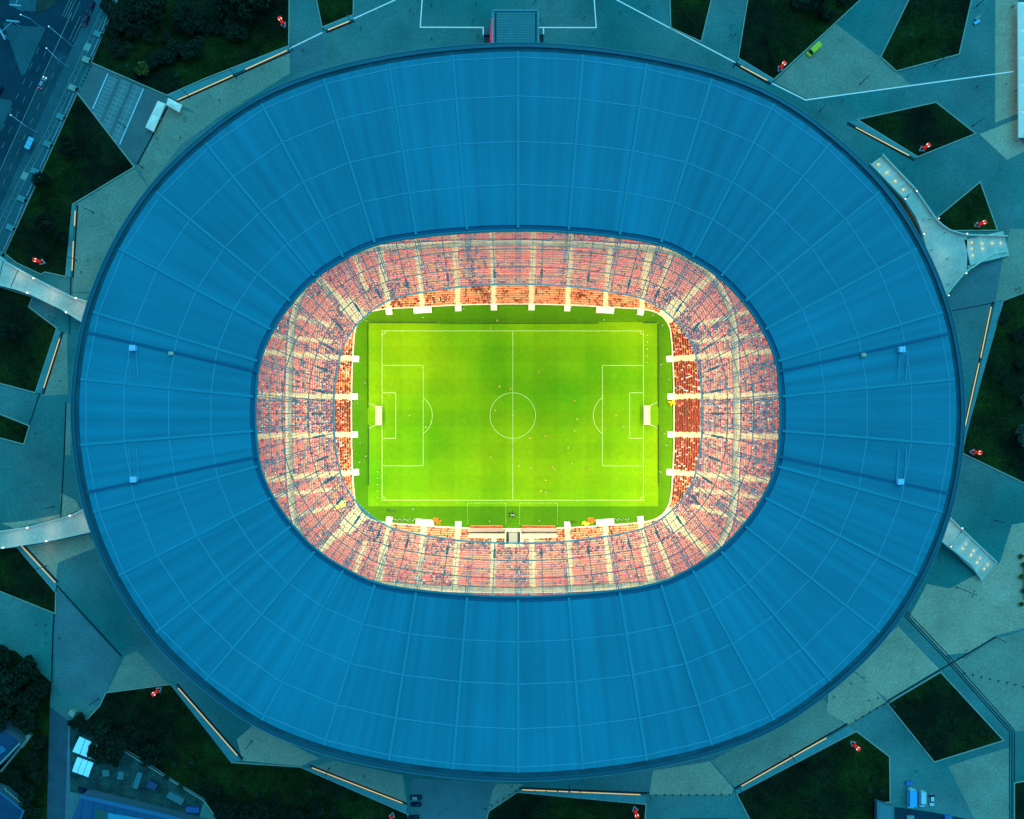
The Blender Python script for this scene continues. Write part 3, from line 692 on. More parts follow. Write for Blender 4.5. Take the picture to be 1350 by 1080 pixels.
# aisle stations along the front wall
def nearest(px, py):
    q = W(px, py, 0.9); return min(range(NF), key=lambda k: (FP[k]-q).length)
AX = (511, 558, 604, 652, 700, 749, 797, 845); AY = (472, 523, 572, 622)
AIS = [nearest(x, 402) for x in AX] + [nearest(x, 696) for x in AX] + [nearest(464, y) for y in AY] + [nearest(888, y) for y in AY]
CORN = [nearest(876, 420), nearest(876, 676), nearest(476, 676), nearest(476, 420)]
CORN2 = [c + o for c in CORN for o in (-13, -7, 7, 13)]
SEG = FLEN/NF
mid_gap = nearest(676, 697)
def is_aisle(kf, r, stretch):
    for a in AIS:
        dd = abs(kf-a); dd = min(dd, NF-dd)
        if dd*SEG*stretch < 1.05: return True
    for a in CORN:
        dd = abs(kf-a); dd = min(dd, NF-dd)
        if dd*SEG*stretch < (1.3 if r > 9 else 3.2): return True
    if r > 8:
        for a in CORN2:
            dd = abs(kf-a); dd = min(dd, NF-dd)
            if dd*SEG*stretch < 0.8: return True
    return False
b_tun = [nearest(664, 697), nearest(690, 697)]; b_dug = [nearest(617, 696), nearest(735, 696)]
KB0, KB1 = min(b_dug), max(b_dug); KT0, KT1 = min(b_tun), max(b_tun)
K_R = nearest(888, 549); K_L = nearest(464, 549)
K_R0, K_R1 = sorted((nearest(888, 524.5), nearest(888, 570.5)))
seatv = {}; seatf = {}
people = {m_: ([], []) for m_ in range(6)}
solo = []
rnd = random.Random(3)
def crowd_density(k, r, p):
    dr = min(abs(k-K_R), NF-abs(k-K_R))*SEG; dl = min(abs(k-K_L), NF-abs(k-K_L))*SEG
    base = 0.02 + 0.62*max(0.0, mnoise.noise(Vector((p.x*0.09, p.y*0.09, 3.3)))) + 0.25*max(0.0, mnoise.noise(Vector((p.x*0.3, p.y*0.3, 9.1))))
    if r < 11: base += 0.14 + 0.25*max(0.0, mnoise.noise(Vector((p.x*0.2, p.y*0.2, 5.0))))
    else: base *= 0.8
    if dr < 24: base = max(base, (0.98 - 0.003*dr) if r < 12 else 0.55 - 0.012*dr)
    elif dr < 34: base = max(base, 0.8 if r < 12 else 0.25)
    if dl < 9: base = max(base, 0.75 if r < 12 else 0.45)
    elif dl < 26: base = max(base, 0.55 if r < 12 else 0.2)
    if r >= 25: base *= 0.9
    return base
for r, (dd, zz, tier) in enumerate(ROWS):
    if dd > 38: break
    dm = dd + 0.45; k = 0.0
    sv = seatv.setdefault(tier, []); sf = seatf.setdefault(tier, [])
    while k < NF - 0.2:
        i0 = int(k) % NF; fr = k - int(k)
        a, b = ring(i0, dm, zz), ring(i0+1, dm, zz); st = (b-a).length/SEG
        p = a.lerp(b, fr); n = FN[i0].lerp(FN[(i0+1) % NF], fr); tg = Vector((-n.y, n.x, 0))
        kk = k; k += 0.52/(SEG*st)
        if is_aisle(kk, r, st): continue
        if KB0 <= kk <= KB1 and r < 4: continue
        if KT0 <= kk <= KT1 and r < 8: continue
        i = len(sv); hw = 0.235
        c0 = p - n*0.22 + Vector((0, 0, 0.42)); c1 = p + n*0.18 + Vector((0, 0, 0.40)); c2 = p + n*0.26 + Vector((0, 0, 0.82))
        for c in (c0, c1, c2): sv.append(tuple(c - tg*hw)); sv.append(tuple(c + tg*hw))
        sf.append((i, i+1, i+3, i+2)); sf.append((i+2, i+3, i+5, i+4))
        if rnd.random() < crowd_density(kk, r, p):
            shirt = rnd.choices(range(6), (34, 20, 16, 16, 3, 20))[0] if r > 10 else rnd.choices(range(6), (54, 32, 6, 2, 5, 1))[0] if min(abs(kk-K_R), NF-abs(kk-K_R))*SEG > 26 else rnd.choices(range(6), (68, 20, 8, 1, 2, 1))[0]
            if K_R0 <= kk <= K_R1 and r < 11 and len(solo) < 290:
                solo.append((p, n, shirt, r)); continue
            PV, PF = people[shirt]; i = len(PV); q = p + n*0.05
            def bx(c, hx, hy, z0, z1, tp):
                j = len(PV)
                for zq, s_ in ((z0, 1), (z1, tp)):
                    for sx, sy in ((-1, -1), (1, -1), (1, 1), (-1, 1)): PV.append(tuple(c + tg*(sx*hx*s_) + n*(sy*hy*s_) + Vector((0, 0, zq))))
                PF.append((j+4, j+5, j+6, j+7)); 
                for e in range(4): PF.append((j+e, j+(e+1) % 4, j+4+(e+1) % 4, j+4+e))
            bx(q, 0.25, 0.14, 0.45, 1.05, 0.8)
            bx(q, 0.09, 0.10, 1.05, 1.30, 0.8)
            bx(q - n*0.28, 0.17, 0.24, 0.42, 0.58, 1.0)
for tier in seatv:
    me = bpy.data.meshes.new('seat'); me.from_pydata(seatv[tier], [], seatf[tier]); me.update()
    tag(link_mesh('seats', me, ST, (seat_m,)), 'rows of red plastic seats in the %s tier' % ('lower', 'upper')[tier], kind='stuff')
SHIRT = [mat('shirt_red', (0.30, 0.006, 0.008), 0.8), mat('shirt_dark', (0.075, 0.035, 0.04), 0.8), mat('shirt_white', (0.8, 0.78, 0.72), 0.8), mat('shirt_blue', (0.05, 0.08, 0.22), 0.8), mat('shirt_orange', (0.8, 0.22, 0.02), 0.8), mat('shirt_grey', (0.18, 0.22, 0.26), 0.8)]
v = []; f = []; mi = []
for c, (PV, PF) in people.items():
    o = len(v); v += PV; f += [tuple(x+o for x in q) for q in PF]; mi += [c]*len(PF)
me = bpy.data.meshes.new('crowd'); me.from_pydata(v, [], f); me.polygons.foreach_set('material_index', mi); me.update()
tag(link_mesh('crowd', me, None, SHIRT), 'scattered crowd of seated spectators filling part of the red stands', 'crowd', None, 'stuff')
print('seats', sum(len(x) for x in seatf.values())//2, 'crowd', sum(len(p[1]) for p in people.values())//15, 'solo', len(solo))
# stair landings at the foot of the aisles and corner ramps
landing_m = mat('landing_white', (0.85, 0.82, 0.7), 0.6)
for a, big in [(nearest(x, 402), x in (558, 797)) for x in AX] + [(nearest(x, 696), x in (558, 797)) for x in AX if x not in (652, 700)] + [(nearest(464, y), False) for y in AY] + [(nearest(888, y), False) for y in AY]:
    p, n = FP[a], FN[a]; rz = math.atan2(n.y, n.x); wd = 7.2 if big else 2.5
    m = MB(); c = p - n*1.1; c = p - n*0.75; m.box((c.x, c.y, 0.62), (1.5, wd, 1.2), rz)
    for s_ in range(3):
        c = p - n*(1.62 + s_*0.24); m.box((c.x, c.y, 0.47-s_*0.14), (0.238, wd, 0.9-s_*0.28), rz)
    m.build('stair_landing', landing_m, ST)
for a in CORN:
    m = MB()
    for o in range(-4, 4):
        q = [ring(a+o, 0.55, 0), ring(a+o+1, 0.55, 0), ring(a+o+1, 8.2, 0), ring(a+o, 8.2, 0)]
        i = len(m.v)
        zz = [1.35, 1.35, 4.3, 4.3]
        m.v += [(p.x, p.y, zc) for p, zc in zip(q, zz)]; m.f.append((i, i+1, i+2, i+3))
    o = m.build('corner_ramp', terrace_m, ST)
    if o.data.polygons[0].normal.z < 0: o.data.flip_normals()
# dugouts and tunnel mouth
for x0, x1, ya, yb in ((619, 664, 694, 700), (687, 733, 694, 700)):
    a, b = W(x0, ya), W(x1, yb); cx, cy = (a.x+b.x)/2, (a.y+b.y)/2; L = b.x-a.x
    m = MB(); m.box((cx, cy-0.7, 1.0), (L, 0.15, 2.0)); m.build('dugout_wall', terrace_m, ST)
    MB().box((cx, cy-0.1, 2.1), (L, 1.5, 0.12)).build('dugout_roof', mat('dugout_shell', (0.42, 0.26, 0.20), 0.4), ST)
    MB().box((cx, cy+1.15, 0.45), (L-0.6, 0.5, 0.5)).build('dugout_bench', seat_m, ST)
    MB().box((cx, cy-1.35, 2.45), (L+0.6, 0.55, 0.10)).build('dugout_back_gap', black_m, ST)  # black bar paints the dark gap behind the dugout
    MB().box((cx, cy+0.72, 2.0), (L, 0.10, 0.35)).build('dugout_front_gap', black_m, ST)  # black bar paints the dark gap under the dugout front
a, b = W(667, 701), W(686, 715)
m = MB(); m.box(((a.x+b.x)/2, (a.y+b.y)/2, 1.9), (b.x-a.x-2.4, a.y-b.y, 3.2)); m.build('tunnel_roof', mat('tunnel_grey', (0.36, 0.33, 0.28), 0.7), ST)
for xx in (a.x+0.7, b.x-0.7): MB().box((xx, (a.y+b.y)/2, 3.4), (0.9, a.y-b.y+0.5, 0.3)).build('tunnel_dark_void', black_m, ST)  # black bars paint the darkness down both sides of the tunnel
for xx in (a.x-0.1, b.x+0.1): MB().box((xx, (a.y+b.y)/2-0.5, 1.6), (0.35, a.y-b.y+2.5, 3.6)).build('tunnel_wall', landing_m, ST)
MB().box(((a.x+b.x)/2, b.y-0.3, 2.8), (b.x-a.x+0.3, 0.4, 1.0)).build('tunnel_wall', landing_m, ST)
# banner lying over seats at the lower-left corner
kb = nearest(476, 676) + 2
# ------------------------------------------------------------------ pitch
CX, CY = (676-675)/K, (540-548)/K
HX, HY = 52.5, 34.0
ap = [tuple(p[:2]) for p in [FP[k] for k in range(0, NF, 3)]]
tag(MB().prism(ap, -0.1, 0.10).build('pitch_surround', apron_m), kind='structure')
x0, x1, y0, y1 = (485.5-675)/K, (867.5-675)/K, (540-667.5)/K, (540-425)/K
pt = MB().prism([(x0, y0), (x1, y0), (x1, y1), (x0, y1)], 0.0, 0.12).build('pitch', pitch_m); tag(pt, kind='structure')
ln_m = mat('pitch_line', (0.48, 0.64, 0.20), 0.8)
LW = 0.19; ZL = 0.128
def pl(name, *segs):
    m = MB()
    for (ax, ay, bx_, by) in segs:
        a = Vector((CX+ax, CY+ay)); b = Vector((CX+bx_, CY+by)); d = (b-a).normalized()*LW/2; n = Vector((-d.y, d.x))
        a = a-d; b = b+d
        m.quad((*(a-n), ZL), (*(b-n), ZL), (*(b+n), ZL), (*(a+n), ZL))
    return m.build(name, ln_m, pt)
pl('touchline', (-HX, HY, HX, HY)); pl('touchline', (-HX, -HY, HX, -HY)); pl('goal_line', (-HX, -HY+0.4, -HX, HY-0.4)); pl('goal_line', (HX, -HY+0.4, HX, HY-0.4)); pl('halfway_line', (0, -HY+0.4, 0, HY-0.4))
def arc(name, cx, cy, r, a0, a1, n=48):
    m = MB(); z = ZL + 0.005
    for k in range(n):
        t0, t1 = a0+(a1-a0)*k/n, a0+(a1-a0)*(k+1)/n
        P = lambda t, rr: (CX+cx+rr*math.cos(t), CY+cy+rr*math.sin(t), z)
        m.quad(P(t0, r-LW/2), P(t0, r+LW/2), P(t1, r+LW/2), P(t1, r-LW/2))
    return m.build(name, ln_m, pt)
arc('centre_circle', 0, 0, 9.15, 0, 2*math.pi, 72); arc('centre_spot', 0, 0, 0.2, 0, 2*math.pi, 12)
for s in (-1, 1):
    pl('penalty_box', (s*HX-s*0.4, 20.16, s*(HX-16.5), 20.16), (s*(HX-16.5), 19.8, s*(HX-16.5), -19.8), (s*HX-s*0.4, -20.16, s*(HX-16.5), -20.16))
    pl('goal_box', (s*HX-s*0.4, 9.16, s*(HX-5.5), 9.16), (s*(HX-5.5), 8.8, s*(HX-5.5), -8.8), (s*HX-s*0.4, -9.16, s*(HX-5.5), -9.16))
    al = math.acos(5.5/9.15)
    arc('penalty_arc', s*(HX-11), 0, 9.15, (math.pi if s > 0 else 0)-al, (math.pi if s > 0 else 0)+al, 30)
    arc('penalty_spot', s*(HX-11), 0, 0.16, 0, 2*math.pi, 10)
    for q in (-1, 1):
        a0 = math.atan2(-q, -s); arc('corner_arc', s*HX, q*HY, 1.4, a0-math.pi/4, a0+math.pi/4, 10)
# technical areas: dashes
for xa, xb in ((616.5, 666.7), (685, 735)):
    m = MB()
    ax, bx_ = (xa-675)/K, (xb-675)/K; yt, yb = (540-663.3)/K, (540-692)/K
    n = 15
    for k in range(n):
        q = ax + (bx_-ax)*(k+0.2)/n; m.box((q+0.3, yt, ZL), (0.42, 0.18, 0.01))
    for xx in (ax, bx_):
        for k in range(8):
            q = yt + (yb-yt)*(k+0.3)/8; m.box((xx, q, ZL), (0.18, 0.42, 0.01))
    m.build('technical_area_dashes', ln_m, pt)
m = MB()
for k in range(5): m.box(((854+0)/1*0 + (853.5-675)/K, (540-442-k*9)/K, ZL), (0.35, 0.35, 0.01))
for k in range(6): m.box(((497.5-675)/K, (540-622-k*8.5)/K, ZL), (0.35, 0.35, 0.01))
m.build('warm_up_markers', ln_m, pt)

# goals
for s, lab in ((-1, 'white framed goal with pale net at the left end of the pitch'), (1, 'white framed goal with pale net at the right end of the pitch')):
    gx, gy = CX+s*HX, CY+(0.2 if s > 0 else 0); t = empty('football_goal', (gx, gy, 0.13), 0, lab, 'goal', 'goals')
    for q in (-1, 1): MB().cyl((0, q*3.72, 0), (0, q*3.72, 2.44), 0.09).build('post', white_m, t)
    MB().cyl((0, -3.8, 2.44), (0, 3.8, 2.44), 0.1).build('crossbar', white_m, t)
    m = MB(); dx = s*2.3
    n = 14
    for k in range(n+1):
        yy = -3.7+7.4*k/n; bow = s*0.25*(abs(yy)/3.7)
        m.bar((0, yy, 2.42), (dx+bow, yy, 2.1), 0.2, 0.03); m.bar((dx+bow, yy, 2.1), (dx+bow, yy, 0.0), 0.12, 0.03)
    for k in range(6):
        xx = dx*(k+0.5)/6; m.bar((xx, -3.7, 2.38-0.05*k), (xx, 3.7, 2.38-0.05*k), 0.2, 0.03)
    m.bar((dx, -3.8, 2.1), (dx, 3.8, 2.1), 0.14, 0.1)
    m.build('net', net_m, t)
    m = MB()
    for q in (-1, 1): m.bar((dx, q*3.8, 2.1), (dx+s*3.2, q*(5.0), 0.1), 0.1, 0.06)
    m.build('stay_rope', white_m, t)
# corner flags
for i, (sx, sy, lab) in enumerate(((-1, 1, 'corner flag at the top left corner of the pitch'), (1, 1, 'corner flag at the top right corner of the pitch'), (-1, -1, 'corner flag at the bottom left corner of the pitch'), (1, -1, 'corner flag at the bottom right corner of the pitch'))):
    t = empty('corner_flag', (CX+sx*HX, CY+sy*HY, 0.12), 0, lab, 'flag', 'corner flags')
    MB().cyl((0, 0, 0), (0, 0, 1.5), 0.03, n=6).build('pole', white_m, t); MB().prism([(0, 0), (0.4, 0.3), (0.42, 0.33), (0.02, 0.04)], 1.15, 1.5).build('flag', mat('flag_yellow', (0.8, 0.7, 0.1), 0.7), t)
# advertising boards
board_m = mat('board_back', (0.01, 0.05, 0.004), 0.6)
def board(pa, pb, lab):
    t = empty('advertising_board', (0, 0, 0), 0, lab, 'board', 'advertising boards round the pitch')
    a, b = W(*pa, 0.3), W(*pb, 0.3); L = (b-a).length; n = max(1, int(L/6))
    for k in range(n):
        p, q = a.lerp(b, k/n), a.lerp(b, (k+1)/n-0.003); p.z = q.z = 0.58
        MB().bar(p, q, 0.18, 0.9).build('panel', board_m, t)
board((487, 425.5), (578, 425.5), 'row of low dark advertising boards along the top touchline, left end'); board((580, 426), (676, 426), 'row of low dark advertising boards along the top touchline, left of halfway')
board((677, 426), (790, 426), 'row of low dark advertising boards along the top touchline, right of halfway'); board((848, 425.5), (866, 425.5), 'short dark advertising board at the top right corner of the pitch')
board((485, 426), (485, 538), 'dark advertising boards behind the left goal line, upper run'); board((485.5, 560), (485.5, 640), 'dark advertising boards behind the left goal line, lower run')
board((867.5, 428), (868, 537), 'dark advertising boards behind the right goal line, upper run'); board((868, 560), (868, 637), 'dark advertising boards behind the right goal line, lower run')

# ------------------------------------------------------------------ people
def skin_mesh(name, verts, edges, radii, root, sub=1):
    me = bpy.data.meshes.new(name+'_cage'); me.from_pydata(verts, edges, []); o = bpy.data.objects.new(name+'_cage', me); COL.objects.link(o)
    md = o.modifiers.new('Skin', 'SKIN'); md.use_smooth_shade = True
    for i, r in enumerate(radii):
        o.data.skin_vertices[0].data[i].radius = (r, r)
        o.data.skin_vertices[0].data[i].use_root = (i == root)
    if sub:
        ss = o.modifiers.new('Sub', 'SUBSURF'); ss.levels = sub; ss.render_levels = sub
    dg = bpy.context.evaluated_depsgraph_get(); ev = o.evaluated_get(dg)
    out = bpy.data.meshes.new_from_object(ev); out.name = name
    bpy.data.objects.remove(o); bpy.data.meshes.remove(me)
    return out
def figure(name, legs, arms, lean=0.0, seated=False):
    """continuous body: pelvis, spine, head, two legs, two arms"""
    V = [(0, 0, 0.98), (lean*0.3, 0, 1.22), (lean*0.7, 0, 1.43), (lean*0.9, 0, 1.54), (lean, 0, 1.63), (lean+0.02, 0, 1.76)]
    R = [0.15, 0.155, 0.19, 0.065, 0.10, 0.085]
    E = [(0, 1), (1, 2), (2, 3), (3, 4), (4, 5)]
    for s, (kx, kz, fx, fz) in zip((-1, 1), legs):
        i = len(V); V += [(0.0, s*0.11, 0.88), (kx, s*0.12, kz), (fx, s*0.12, fz), (fx+0.17, s*0.14, fz-0.03)]; R += [0.10, 0.072, 0.05, 0.04]
        E += [(0, i), (i, i+1), (i+1, i+2), (i+2, i+3)]
    for s, (ex_, ez, hx_, hz) in zip((-1, 1), arms):
        i = len(V); V += [(lean*0.7, s*0.21, 1.42), (lean*0.7+ex_, s*0.29, ez), (lean*0.7+hx_, s*0.27, hz)]; R += [0.085, 0.062, 0.048]
        E += [(2, i), (i, i+1), (i+1, i+2)]
    if seated: V = [(x, y, z-0.46) for x, y, z in V]
    return skin_mesh(name, V, E, R, 0, 1)
base_stand = figure('standing', ((0.02, 0.5, 0, 0.09), (0.03, 0.5, 0.02, 0.09)), ((0.0, 1.15, 0.05, 0.88), (0.0, 1.15, 0.05, 0.88)))
base_walk = figure('walking', ((0.18, 0.52, 0.28, 0.10), (-0.02, 0.50, -0.30, 0.16)), ((-0.14, 1.18, -0.12, 0.95), (0.10, 1.16, 0.28, 0.98)), 0.04)
base_run = figure('running', ((0.34, 0.66, 0.22, 0.28), (-0.10, 0.50, -0.46, 0.42)), ((-0.26, 1.22, -0.08, 1.05), (0.16, 1.18, 0.36, 1.34)), 0.14)
base_sit = figure('sitting', ((0.42, 0.92, 0.42, 0.50), (0.42, 0.92, 0.42, 0.50)), ((0.05, 1.15, 0.30, 1.0), (0.05, 1.15, 0.30, 1.0)), 0.04, True)
def dress(base, name, shirt, shorts, cut=(0.98, 1.5), bare_arms=True, seated=False):
    me = base.copy(); me.name = name; me.materials.clear()
    for m_ in (shirt, shorts, skin_m, MATS['hair'] if 'hair' in MATS else mat('hair', (0.04, 0.025, 0.015), 0.8)): me.materials.append(m_)
    dz = -0.46 if seated else 0
    for p in me.polygons:
        z = p.center.z - dz; y = abs(p.center.y)
        if z > 1.70: p.material_index = 3
        elif z > 1.5: p.material_index = 2
        elif z > 1.0 or (y > 0.24): p.material_index = 2 if (bare_arms and y > 0.24 and z < 1.2) else 0
        elif z > 0.55: p.material_index = 1
        else: p.material_index = 1 if not bare_arms else (2 if z > 0.4 else 0)
        p.use_smooth = True
    return me
yel = mat('shirt_yellow', (0.9, 0.75, 0.12), 0.8); ora = mat('shirt_bright_orange', (0.9, 0.40, 0.05), 0.8); navy = mat('cloth_navy', (0.02, 0.03, 0.06), 0.8)
kits = {'yellow': dress(base_run, 'player_yellow', yel, yel), 'orange': dress(base_run, 'player_orange', ora, white_m), 'white': dress(base_stand, 'official_white', SHIRT[2], navy), 'dark': dress(base_stand, 'person_dark', navy, navy, bare_arms=False)}
walk_dark = dress(base_walk, 'walker_dark', navy, navy, bare_arms=False); walk_pale = dress(base_walk, 'walker_pale', SHIRT[5], navy, bare_arms=False); walk_red = dress(base_walk, 'walker_red', SHIRT[0], navy, bare_arms=False)
PL = [
 (658.5, 510, 'yellow', 'player in a yellow shirt running just above and left of the centre circle'), (673, 513, 'orange', 'player in an orange shirt near the halfway line just above the centre circle'),
 (653, 541, 'yellow', 'player in a yellow shirt running inside the left half of the centre circle'), (710, 492, 'orange', 'player in an orange shirt alone above and right of the centre circle'),
 (757.5, 529, 'orange', 'player in an orange shirt between the centre circle and the right penalty arc'), (561.4, 563, 'yellow', 'goalkeeper in yellow standing on the left penalty arc'),
 (647, 603, 'yellow', 'player in a yellow shirt below and left of the centre circle, alone'), (761, 552.5, 'yellow', 'player in a yellow shirt level with the centre spot, left of the right penalty arc'),
 (757, 568, 'yellow', 'player in a yellow shirt just below the player near the right penalty arc'), (699, 577.5, 'yellow', 'player in a yellow shirt at the lower right edge of the centre circle'),
 (718, 575, 'orange', 'player in an orange shirt just right of the lower centre circle'), (749, 590.5, 'yellow', 'player in a yellow shirt midway between centre circle and right penalty box, lower half'),
 (821.6, 561.5, 'orange', 'goalkeeper in orange inside the right penalty box'), (684, 613.7, 'yellow', 'player in a yellow shirt close right of the halfway line, lower half'),
 (700, 617, 'orange', 'player in an orange shirt chasing beside the yellow player near halfway, lower half'), (728, 615.5, 'yellow', 'player in a yellow shirt in a tight pair in the lower right half'),
 (731, 619, 'orange', 'player in an orange shirt marking the yellow player of the tight pair'), (754, 611, 'orange', 'player in an orange shirt left of the lower corner of the right penalty box'),
 (776, 617.5, 'orange', 'player in an orange shirt just outside the lower left corner of the right penalty box'), (719, 633, 'yellow', 'player in a yellow shirt above the pair near the bottom touchline'),
 (713, 647, 'yellow', 'player in a yellow shirt closest to the bottom touchline'), (719, 649, 'orange', 'player in an orange shirt next to the yellow player by the bottom touchline'),
 (760.5, 660, 'white', 'assistant referee in a white shirt on the bottom touchline'), (676, 592, 'white', 'referee in a pale shirt on the halfway line below the centre circle'),
 (558, 419, 'white', 'person in a pale bib by the big white steps above the top touchline, left'), (656, 423, 'orange', 'person in an orange bib behind the top boards left of halfway'), (647, 433, 'white', 'assistant referee in white near the top touchline'),
 (611.5, 408, 'white', 'person in a pale shirt beside the third white steps on the top side'), (483.6, 423, 'white', 'steward in a pale shirt at the top left corner of the turf'), (482, 505, 'white', 'steward in a pale shirt behind the left boards, upper part'),
 (472.7, 532, 'white', 'steward in a pale shirt by the left stand level with the goal'), (795.5, 422, 'white', 'steward in a pale shirt below the right-hand wide steps, top side'), (842.5, 423, 'dark', 'cameraman in dark clothes near the top right corner of the pitch'),
 (860.7, 416, 'white', 'steward in a pale shirt in the top right turf corner'), (872.6, 429, 'white', 'steward in a pale shirt by the curved wall at the top right'), (753, 405.5, 'white', 'person in a pale shirt beside the sixth white steps on the top side'),
 (871, 481, 'white', 'steward in a pale shirt behind the right boards, upper part'), (880.6, 500.5, 'white', 'person in a pale shirt by the right stand above the goal'), (475.5, 584, 'white', 'steward in a pale shirt by the left stand below the goal'),
 (475, 609, 'white', 'steward in a pale shirt by the left stand, near the lower steps'), (483, 601.6, 'white', 'steward in a pale shirt behind the left boards, lower part'), (545, 671, 'white', 'person in a pale shirt below the bottom touchline, left side'),
 (645.5, 687, 'white', 'person in a pale shirt inside the left technical area'), (711, 686, 'white', 'person in a pale shirt inside the right technical area'), (875, 572, 'white', 'steward in a pale shirt behind the right goal line below the goal'),
 (878, 587, 'white', 'steward in a pale shirt by the lower right stand'), (870, 622, 'white', 'steward in a pale shirt near the lower right corner boards'), (868, 640, 'dark', 'person in dark clothes standing at the lower end of the right boards')]
for i, (px, py, k, lab) in enumerate(PL):
    o = inst('person', kits[k], None, W(px, py, 0.13), (i*2.4) % 6.28, 1.12); tag(o, lab, 'person', 'people on and around the pitch')
# photographers and substitutes in rows beside the bottom wall
k = 0
for x0, x1, yy, n, lab in ((520, 547, 685, 13, 'person in pale clothes, row by the lower left wide steps'), (809, 828, 684.5, 10, 'person in pale clothes, row by the lower right wide steps'), (511, 520, 673.5, 5, 'person in dark clothes near the lower left corner flag'), (748, 760, 688, 6, 'person in red kneeling right of the right dugout')):
    for q in range(n):
        me = kits['dark'] if 'dark' in lab else (dress(base_stand, 'red', SHIRT[0], navy) if 'red' in lab and q == 0 else (kits['white'] if 'red' not in lab else me))
        if q % 3 == 1 and 'row' in lab: me2 = kits['dark']
        else: me2 = me
        o = inst('person', me if 'row' in lab or True else me2, None, W(x0+(x1-x0)*q/(n-1), yy + ((q*7) % 3 - 1)*0.9, 0.13), q*1.7); tag(o, '%s from left, %s' % (ordw(q+1), lab), 'person', 'people by the bottom wall')
# spectators of the block behind the right goal
sit = [dress(base_sit, 'spectator_%d' % c, SHIRT[c], SHIRT[1] if c != 0 else mat('dark_red_cloth', (0.34, 0.010, 0.010), 0.8), bare_arms=False, seated=True) for c in range(6)]
sit[0].materials[3] = mat('red_cap', (0.40, 0.012, 0.012), 0.8); sit[2].materials[3] = mat('white_cap', (0.8, 0.78, 0.72), 0.8); sit[4].materials[3] = mat('fair_hair', (0.45, 0.28, 0.10), 0.8)
cn = ('a red shirt', 'dark clothes', 'a white shirt', 'a blue shirt', 'an orange shirt', 'a grey shirt')
rowcount = {}
for p, n, c, r in solo:
    rowcount[r] = rowcount.get(r, 0) + 1
    o = inst('spectator', sit[c], None, (p.x, p.y, p.z-0.02), math.atan2(-n.y, -n.x), 1.06); tag(o, 'spectator in %s, %s row up, %s from top, right goal block' % (cn[c], ordw(r+1), ordw(rowcount[r])), 'person', 'spectators behind the right goal')

# TV camera tripod
t = empty('tripod_camera', W(675, 678.5, 0.1), 0, 'dark television camera on a round tripod base by the tunnel', 'camera')
m = MB()
for a in range(5): m.bar((0, 0, 1.3), (1.5*math.cos(a*1.2566), 1.5*math.sin(a*1.2566), 0.05), 0.22, 0.12)
m.build('tripod', black_m, t); m = MB(); m.box((0.1, 0, 1.6), (1.2, 0.5, 0.5)); m.cyl((0.7, 0, 1.6), (1.2, 0, 1.6), 0.2); m.build('camera_body', mat('camera_grey', (0.3, 0.3, 0.32), 0.5), t)
# piles of training gear
def heap(name, px, py, m_, lab, cat, n, r):
    m = MB(); q = random.Random(px)
    for k in range(n):
        a = q.random()*6.28; d = q.random()**0.6*r; c = (d*math.cos(a)*1.5, d*math.sin(a), 0.15+q.random()*0.35)
        m.box(c, (0.5+q.random()*0.5, 0.4+q.random()*0.3, 0.35), q.random()*3)
    o = m.build(name, m_); o.location = W(px, py, 0.1); return tag(o, lab, cat)
heap('bag_heap', 575, 687.5, mat('orange_cloth', (0.9, 0.18, 0.02), 0.8), 'heap of orange bags beside the lower left wide steps', 'bags', 22, 1.3)
heap('bag_heap', 778, 686, MATS['orange_cloth'], 'heap of orange bags left of the lower right wide steps', 'bags', 18, 1.1)
heap('bib_heap', 772, 690, mat('yellow_cloth', (0.9, 0.75, 0.05), 0.8), 'heap of yellow bibs against the bottom wall', 'bibs', 12, 0.9)
p = W(886, 532, 1.5)
o = heap('banner_bundle', 886, 532, mat('amber_cloth', (0.95, 0.45, 0.02), 0.8), 'bunched amber banner hanging over the wall behind the right goal', 'banner', 16, 1.2); o.location = (p.x, p.y, 1.3)
q0 = ring(nearest(476, 676)+3, 15, 7.4)
m = MB()
c = W(448, 668, 12)
for k in range(6):
    for j in range(3):
        m.box((c.x - 1.8 + k*0.75, c.y - 0.9 + j*0.8 + k*0.28, 12.0 + 0.12*math.sin(k*1.7+j)), (0.72, 0.77, 0.08), 0.35)
tag(m.build('banner', MATS['yellow_cloth']), 'yellow banner spread over the corner seats under the glass, lower left', 'banner')

# ------------------------------------------------------------------ footbridges and stairs
ZB = 5.6
def lamp_point(loc, parent, energy, col=(1.0, 0.78, 0.42), size=0.3, name='lamp_light'):
    ld = bpy.data.lights.new(name, 'POINT'); ld.energy = energy; ld.color = col; ld.shadow_soft_size = size
    o = bpy.data.objects.new(name, ld); COL.objects.link(o); o.location = loc; o.parent = parent; return o
def bridge(lab, up, lo, joints=()):
    t = empty('footbridge', (0, 0, 0), 0, lab, 'footbridge', 'footbridges to the stadium')
    poly = PX(up, ZB) + PX(lo[::-1], ZB)
    MB().prism(poly, ZB-0.7, ZB).build('deck', deck_m, t)
    for e in (up, lo):
        MB().strip(PX(e, ZB+1), 0.5, ZB-0.75, ZB+1.05).build('parapet', parapet_m, t)
    for j0, j1 in joints: MB().strip(PX([j0, j1], ZB), 0.3, ZB-0.1, ZB+0.03).build('deck_joint', drain_shade_m, t)
    n = len(up)
    for f in (0.35, 0.75):
        i = int(f*(n-1)); j = min(len(lo)-1, int(f*(len(lo)-1)))
        c = (W(*up[i], 0) + W(*lo[j], 0))/2
        MB().cyl((c.x, c.y, 0), (c.x, c.y, ZB-0.7), 0.8, 1.0, 10).build('pier', terrace_m, t)
    return t
